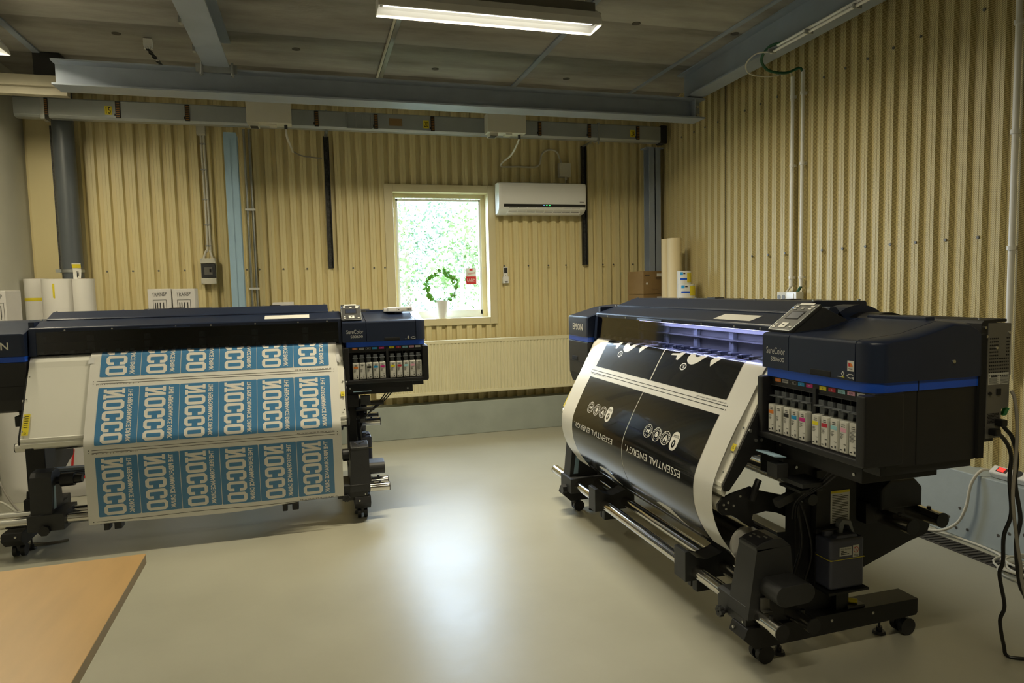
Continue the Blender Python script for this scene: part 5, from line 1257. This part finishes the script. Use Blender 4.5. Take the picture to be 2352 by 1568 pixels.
for xs_, t_ in ((.248, 0), (-.4595, 0)):
    x0 = xs_-.0
    for k, cx in enumerate((.232, .318, .402)):
        cx = cx-.014+(xs_-.232); F.ring(cx, .4425, .0385, .034, .0028, 2); F.ring(cx, .4425, .0265, .0232, .002, 2)
        for j in range(18):
            if j % 5 == 4: continue
            a = 2*math.pi*j/18; F.disc(cx+.0325*math.cos(a), .4425+.0285*math.sin(a), .0028, .0026, 2, 5)
        if k == 0: F.poly([(cx, .437), (cx+.019, .432), (cx+.014, .450), (cx+.003, .451)], 2); F.poly([(cx-.002, .437), (cx-.017, .436), (cx-.014, .451), (cx-.004, .450)], 2)
        elif k == 1: F.ring(cx, .4425, .015, .013, .005, 2, 14); F.disc(cx+.002, .443, .006, .008, 2, 8)
        else:
            F.poly([(cx, .426), (cx+.018, .447), (cx+.014, .456), (cx+.006, .457), (cx+.002, .450), (cx, .438)], 2); F.poly([(cx-.001, .430), (cx-.002, .450), (cx-.006, .457), (cx-.014, .456), (cx-.017, .447)], 2)
    px_ = .484+(xs_-.248)+.0
    F.rrect(px_-.032, px_+.032, .396, .4845, .030, 2, 8)
    F.m('pblack'); rot180('SUGAR', px_+.022, .4105, .044, .013, 3); F.rrect(px_-.013, px_+.013, .434, .471, .0128, 3, 6); F.m('pwhite'); F.rrect(px_-.0045, px_+.0045, .444, .461, .0044, 4, 4)
rot180('ESSENTIAL ENERGY.', .605, .5495, .542, .0325, 2); rot180('ESSENTIAL ENERGY.', -.092, .5560, .542, .0300, 2)
for x0, xa in ((-.41, 1), (.28, 1)):
    pts = [(x0, .800), (x0+.06, .776), (x0+.15, .778), (x0+.245, .866), (x0+.15, .836), (x0+.07, .812)]
    F.poly([(a, min(t, tend-.003)) for a, t in pts], 2)
bmesh.ops.delete(F.mb.bm, geom=[f for f in F.mb.bm.faces if f.calc_center_median().y < -.105], context='FACES')
o = F.build(sh, 'printed_sheet', R_LOC, R(-90), (-.850, .850), -.105, tend+.001, 'glossy sheet printed with black tiles and white ESSENTIAL ENERGY lettering', 'printed sheet')
# rolled-up media on the right printer's take-up reel
rt = root('take_up_roll', R_LOC, 'dark printed media wound on the take-up reel of the right printer', 'roll', rz=R(-90))
b = MB().m('pblack'); b.lathe([(.072, -.669), (.0735, -.669), (.0735, .835), (.072, .835)], (0, .035, .420), 56, 'x'); b.m('paper'); b.lathe([(.04, -.85), (.0728, -.85), (.0728, .85), (.04, .85)], (0, .035, .420), 56, 'x'); b.build('wound_media', rt)
b = MB().m('card'); b.lathe([(.038, -.855), (.041, -.855), (.041, .855), (.038, .855)], (0, .035, .420), 28, 'x'); b.build('core', rt)
# tape bit on the left sheet's upper corner
b = MB().m('tape'); shL = Sheet(PL)
b.quad(*[shL.pos(x, t, .0022) for x, t in ((-.575, .045), (-.547, .045), (-.547, .085), (-.580, .085))]); b.quad(*[shL.pos(x, t, .0022) for x, t in ((.845, .06), (.868, .05), (.868, .16), (.848, .15))])
o = b.build('clear_tape', recentre=False); o.location = L_LOC; tag(o, 'short pieces of clear tape at the top corners of the blue printed sheet', 'tape')
# small ink carton lying on the left printer
rt = root('ink_pack', (-.719+1.30, 4.487+.34, 1.333), 'small white ink pack lying on top of the left printer right end', 'ink pack')
b = MB().m('white'); b.box(-.085, .085, -.035, .035, 0, .032, .005); b.box(-.11, -.03, .0, .05, .0, .028, .004); b.build('pack_body', rt)
b = MB().m('labelw'); b.box(-.025, .078, -.0362, -.035, .003, .029)
b.m('dgrey'); b.cyl((-.01, -.0365, .014), (-.01, -.036, .014), .004, n=8)
for k in range(5): b.box(.045+k*.006, .048+k*.006, -.0368, -.036, .008, .022)
b.box(.005, .03, -.0368, -.036, .010, .012); b.build('pack_label', rt, smooth=False)
# mains plugs and leads of the right printer
def Rw(x, y, z): return (R_LOC[0]+y, R_LOC[1]-x, z)
for p0, pts, lab in (((.585, .955), [(2.205, 1.745, .955), (2.23, 1.762, .951), (2.298, 1.779, .911), (2.351, 1.795, .848), (2.37, 1.812, .755), (2.405, 1.829, .618), (2.396, 1.846, .532), (2.418, 1.863, .424), (2.425, 1.88, .366), (2.476, 1.896, .232), (2.478, 1.913, .163), (2.52, 1.927, .05), (2.535, 1.924, .008), (2.573, 1.89, .007), (2.75, 1.80, .007)], 'black mains lead reaching the floor from the rear of the right printer'),
                     ((.612, .985), [(2.232, 1.742, .985), (2.255, 1.746, .962), (2.29, 1.746, .926), (2.315, 1.747, .855), (2.313, 1.748, .763), (2.343, 1.748, .635), (2.328, 1.749, .543), (2.352, 1.749, .398), (2.39, 1.75, .33), (2.47, 1.72, .12), (2.53, 1.68, .007), (2.65, 1.6, .007)], 'second black mains lead running off the right edge of the photo')):
    b = MB().m('cable_k'); b.obox(Rw(1.442, *p0), (.026, .03, .024), Matrix.Rotation(0, 3, 'Z'), .005)
    b.tube(pts, .0068, 10); tag(b.build('mains_lead'), lab, 'cable', 'mains leads of the right printer')
b = MB().m('cable_gr'); b.tube([(2.279, 1.748, 1.09), (2.285, 1.738, 1.06), (2.288, 1.729, .968), (2.278, 1.723, .849), (2.263, 1.717, .731), (2.277, 1.711, .594), (2.296, 1.706, .486), (2.304, 1.70, .41), (2.36, 1.66, .15), (2.42, 1.62, .007), (2.6, 1.5, .007)], .0055); tag(b.build('data_cable'), 'grey data cable hanging beside the black mains leads', 'cable')
b = MB().m('plug_green'); b.obox(Rw(1.41, .668, 1.015), (.02, .012, .03), Matrix.Rotation(.4, 3, 'X'), .003); tag(b.build('green_plug'), 'small green plug under the rear edge of the right printer', 'plug')
bpy.data.materials['green_led']
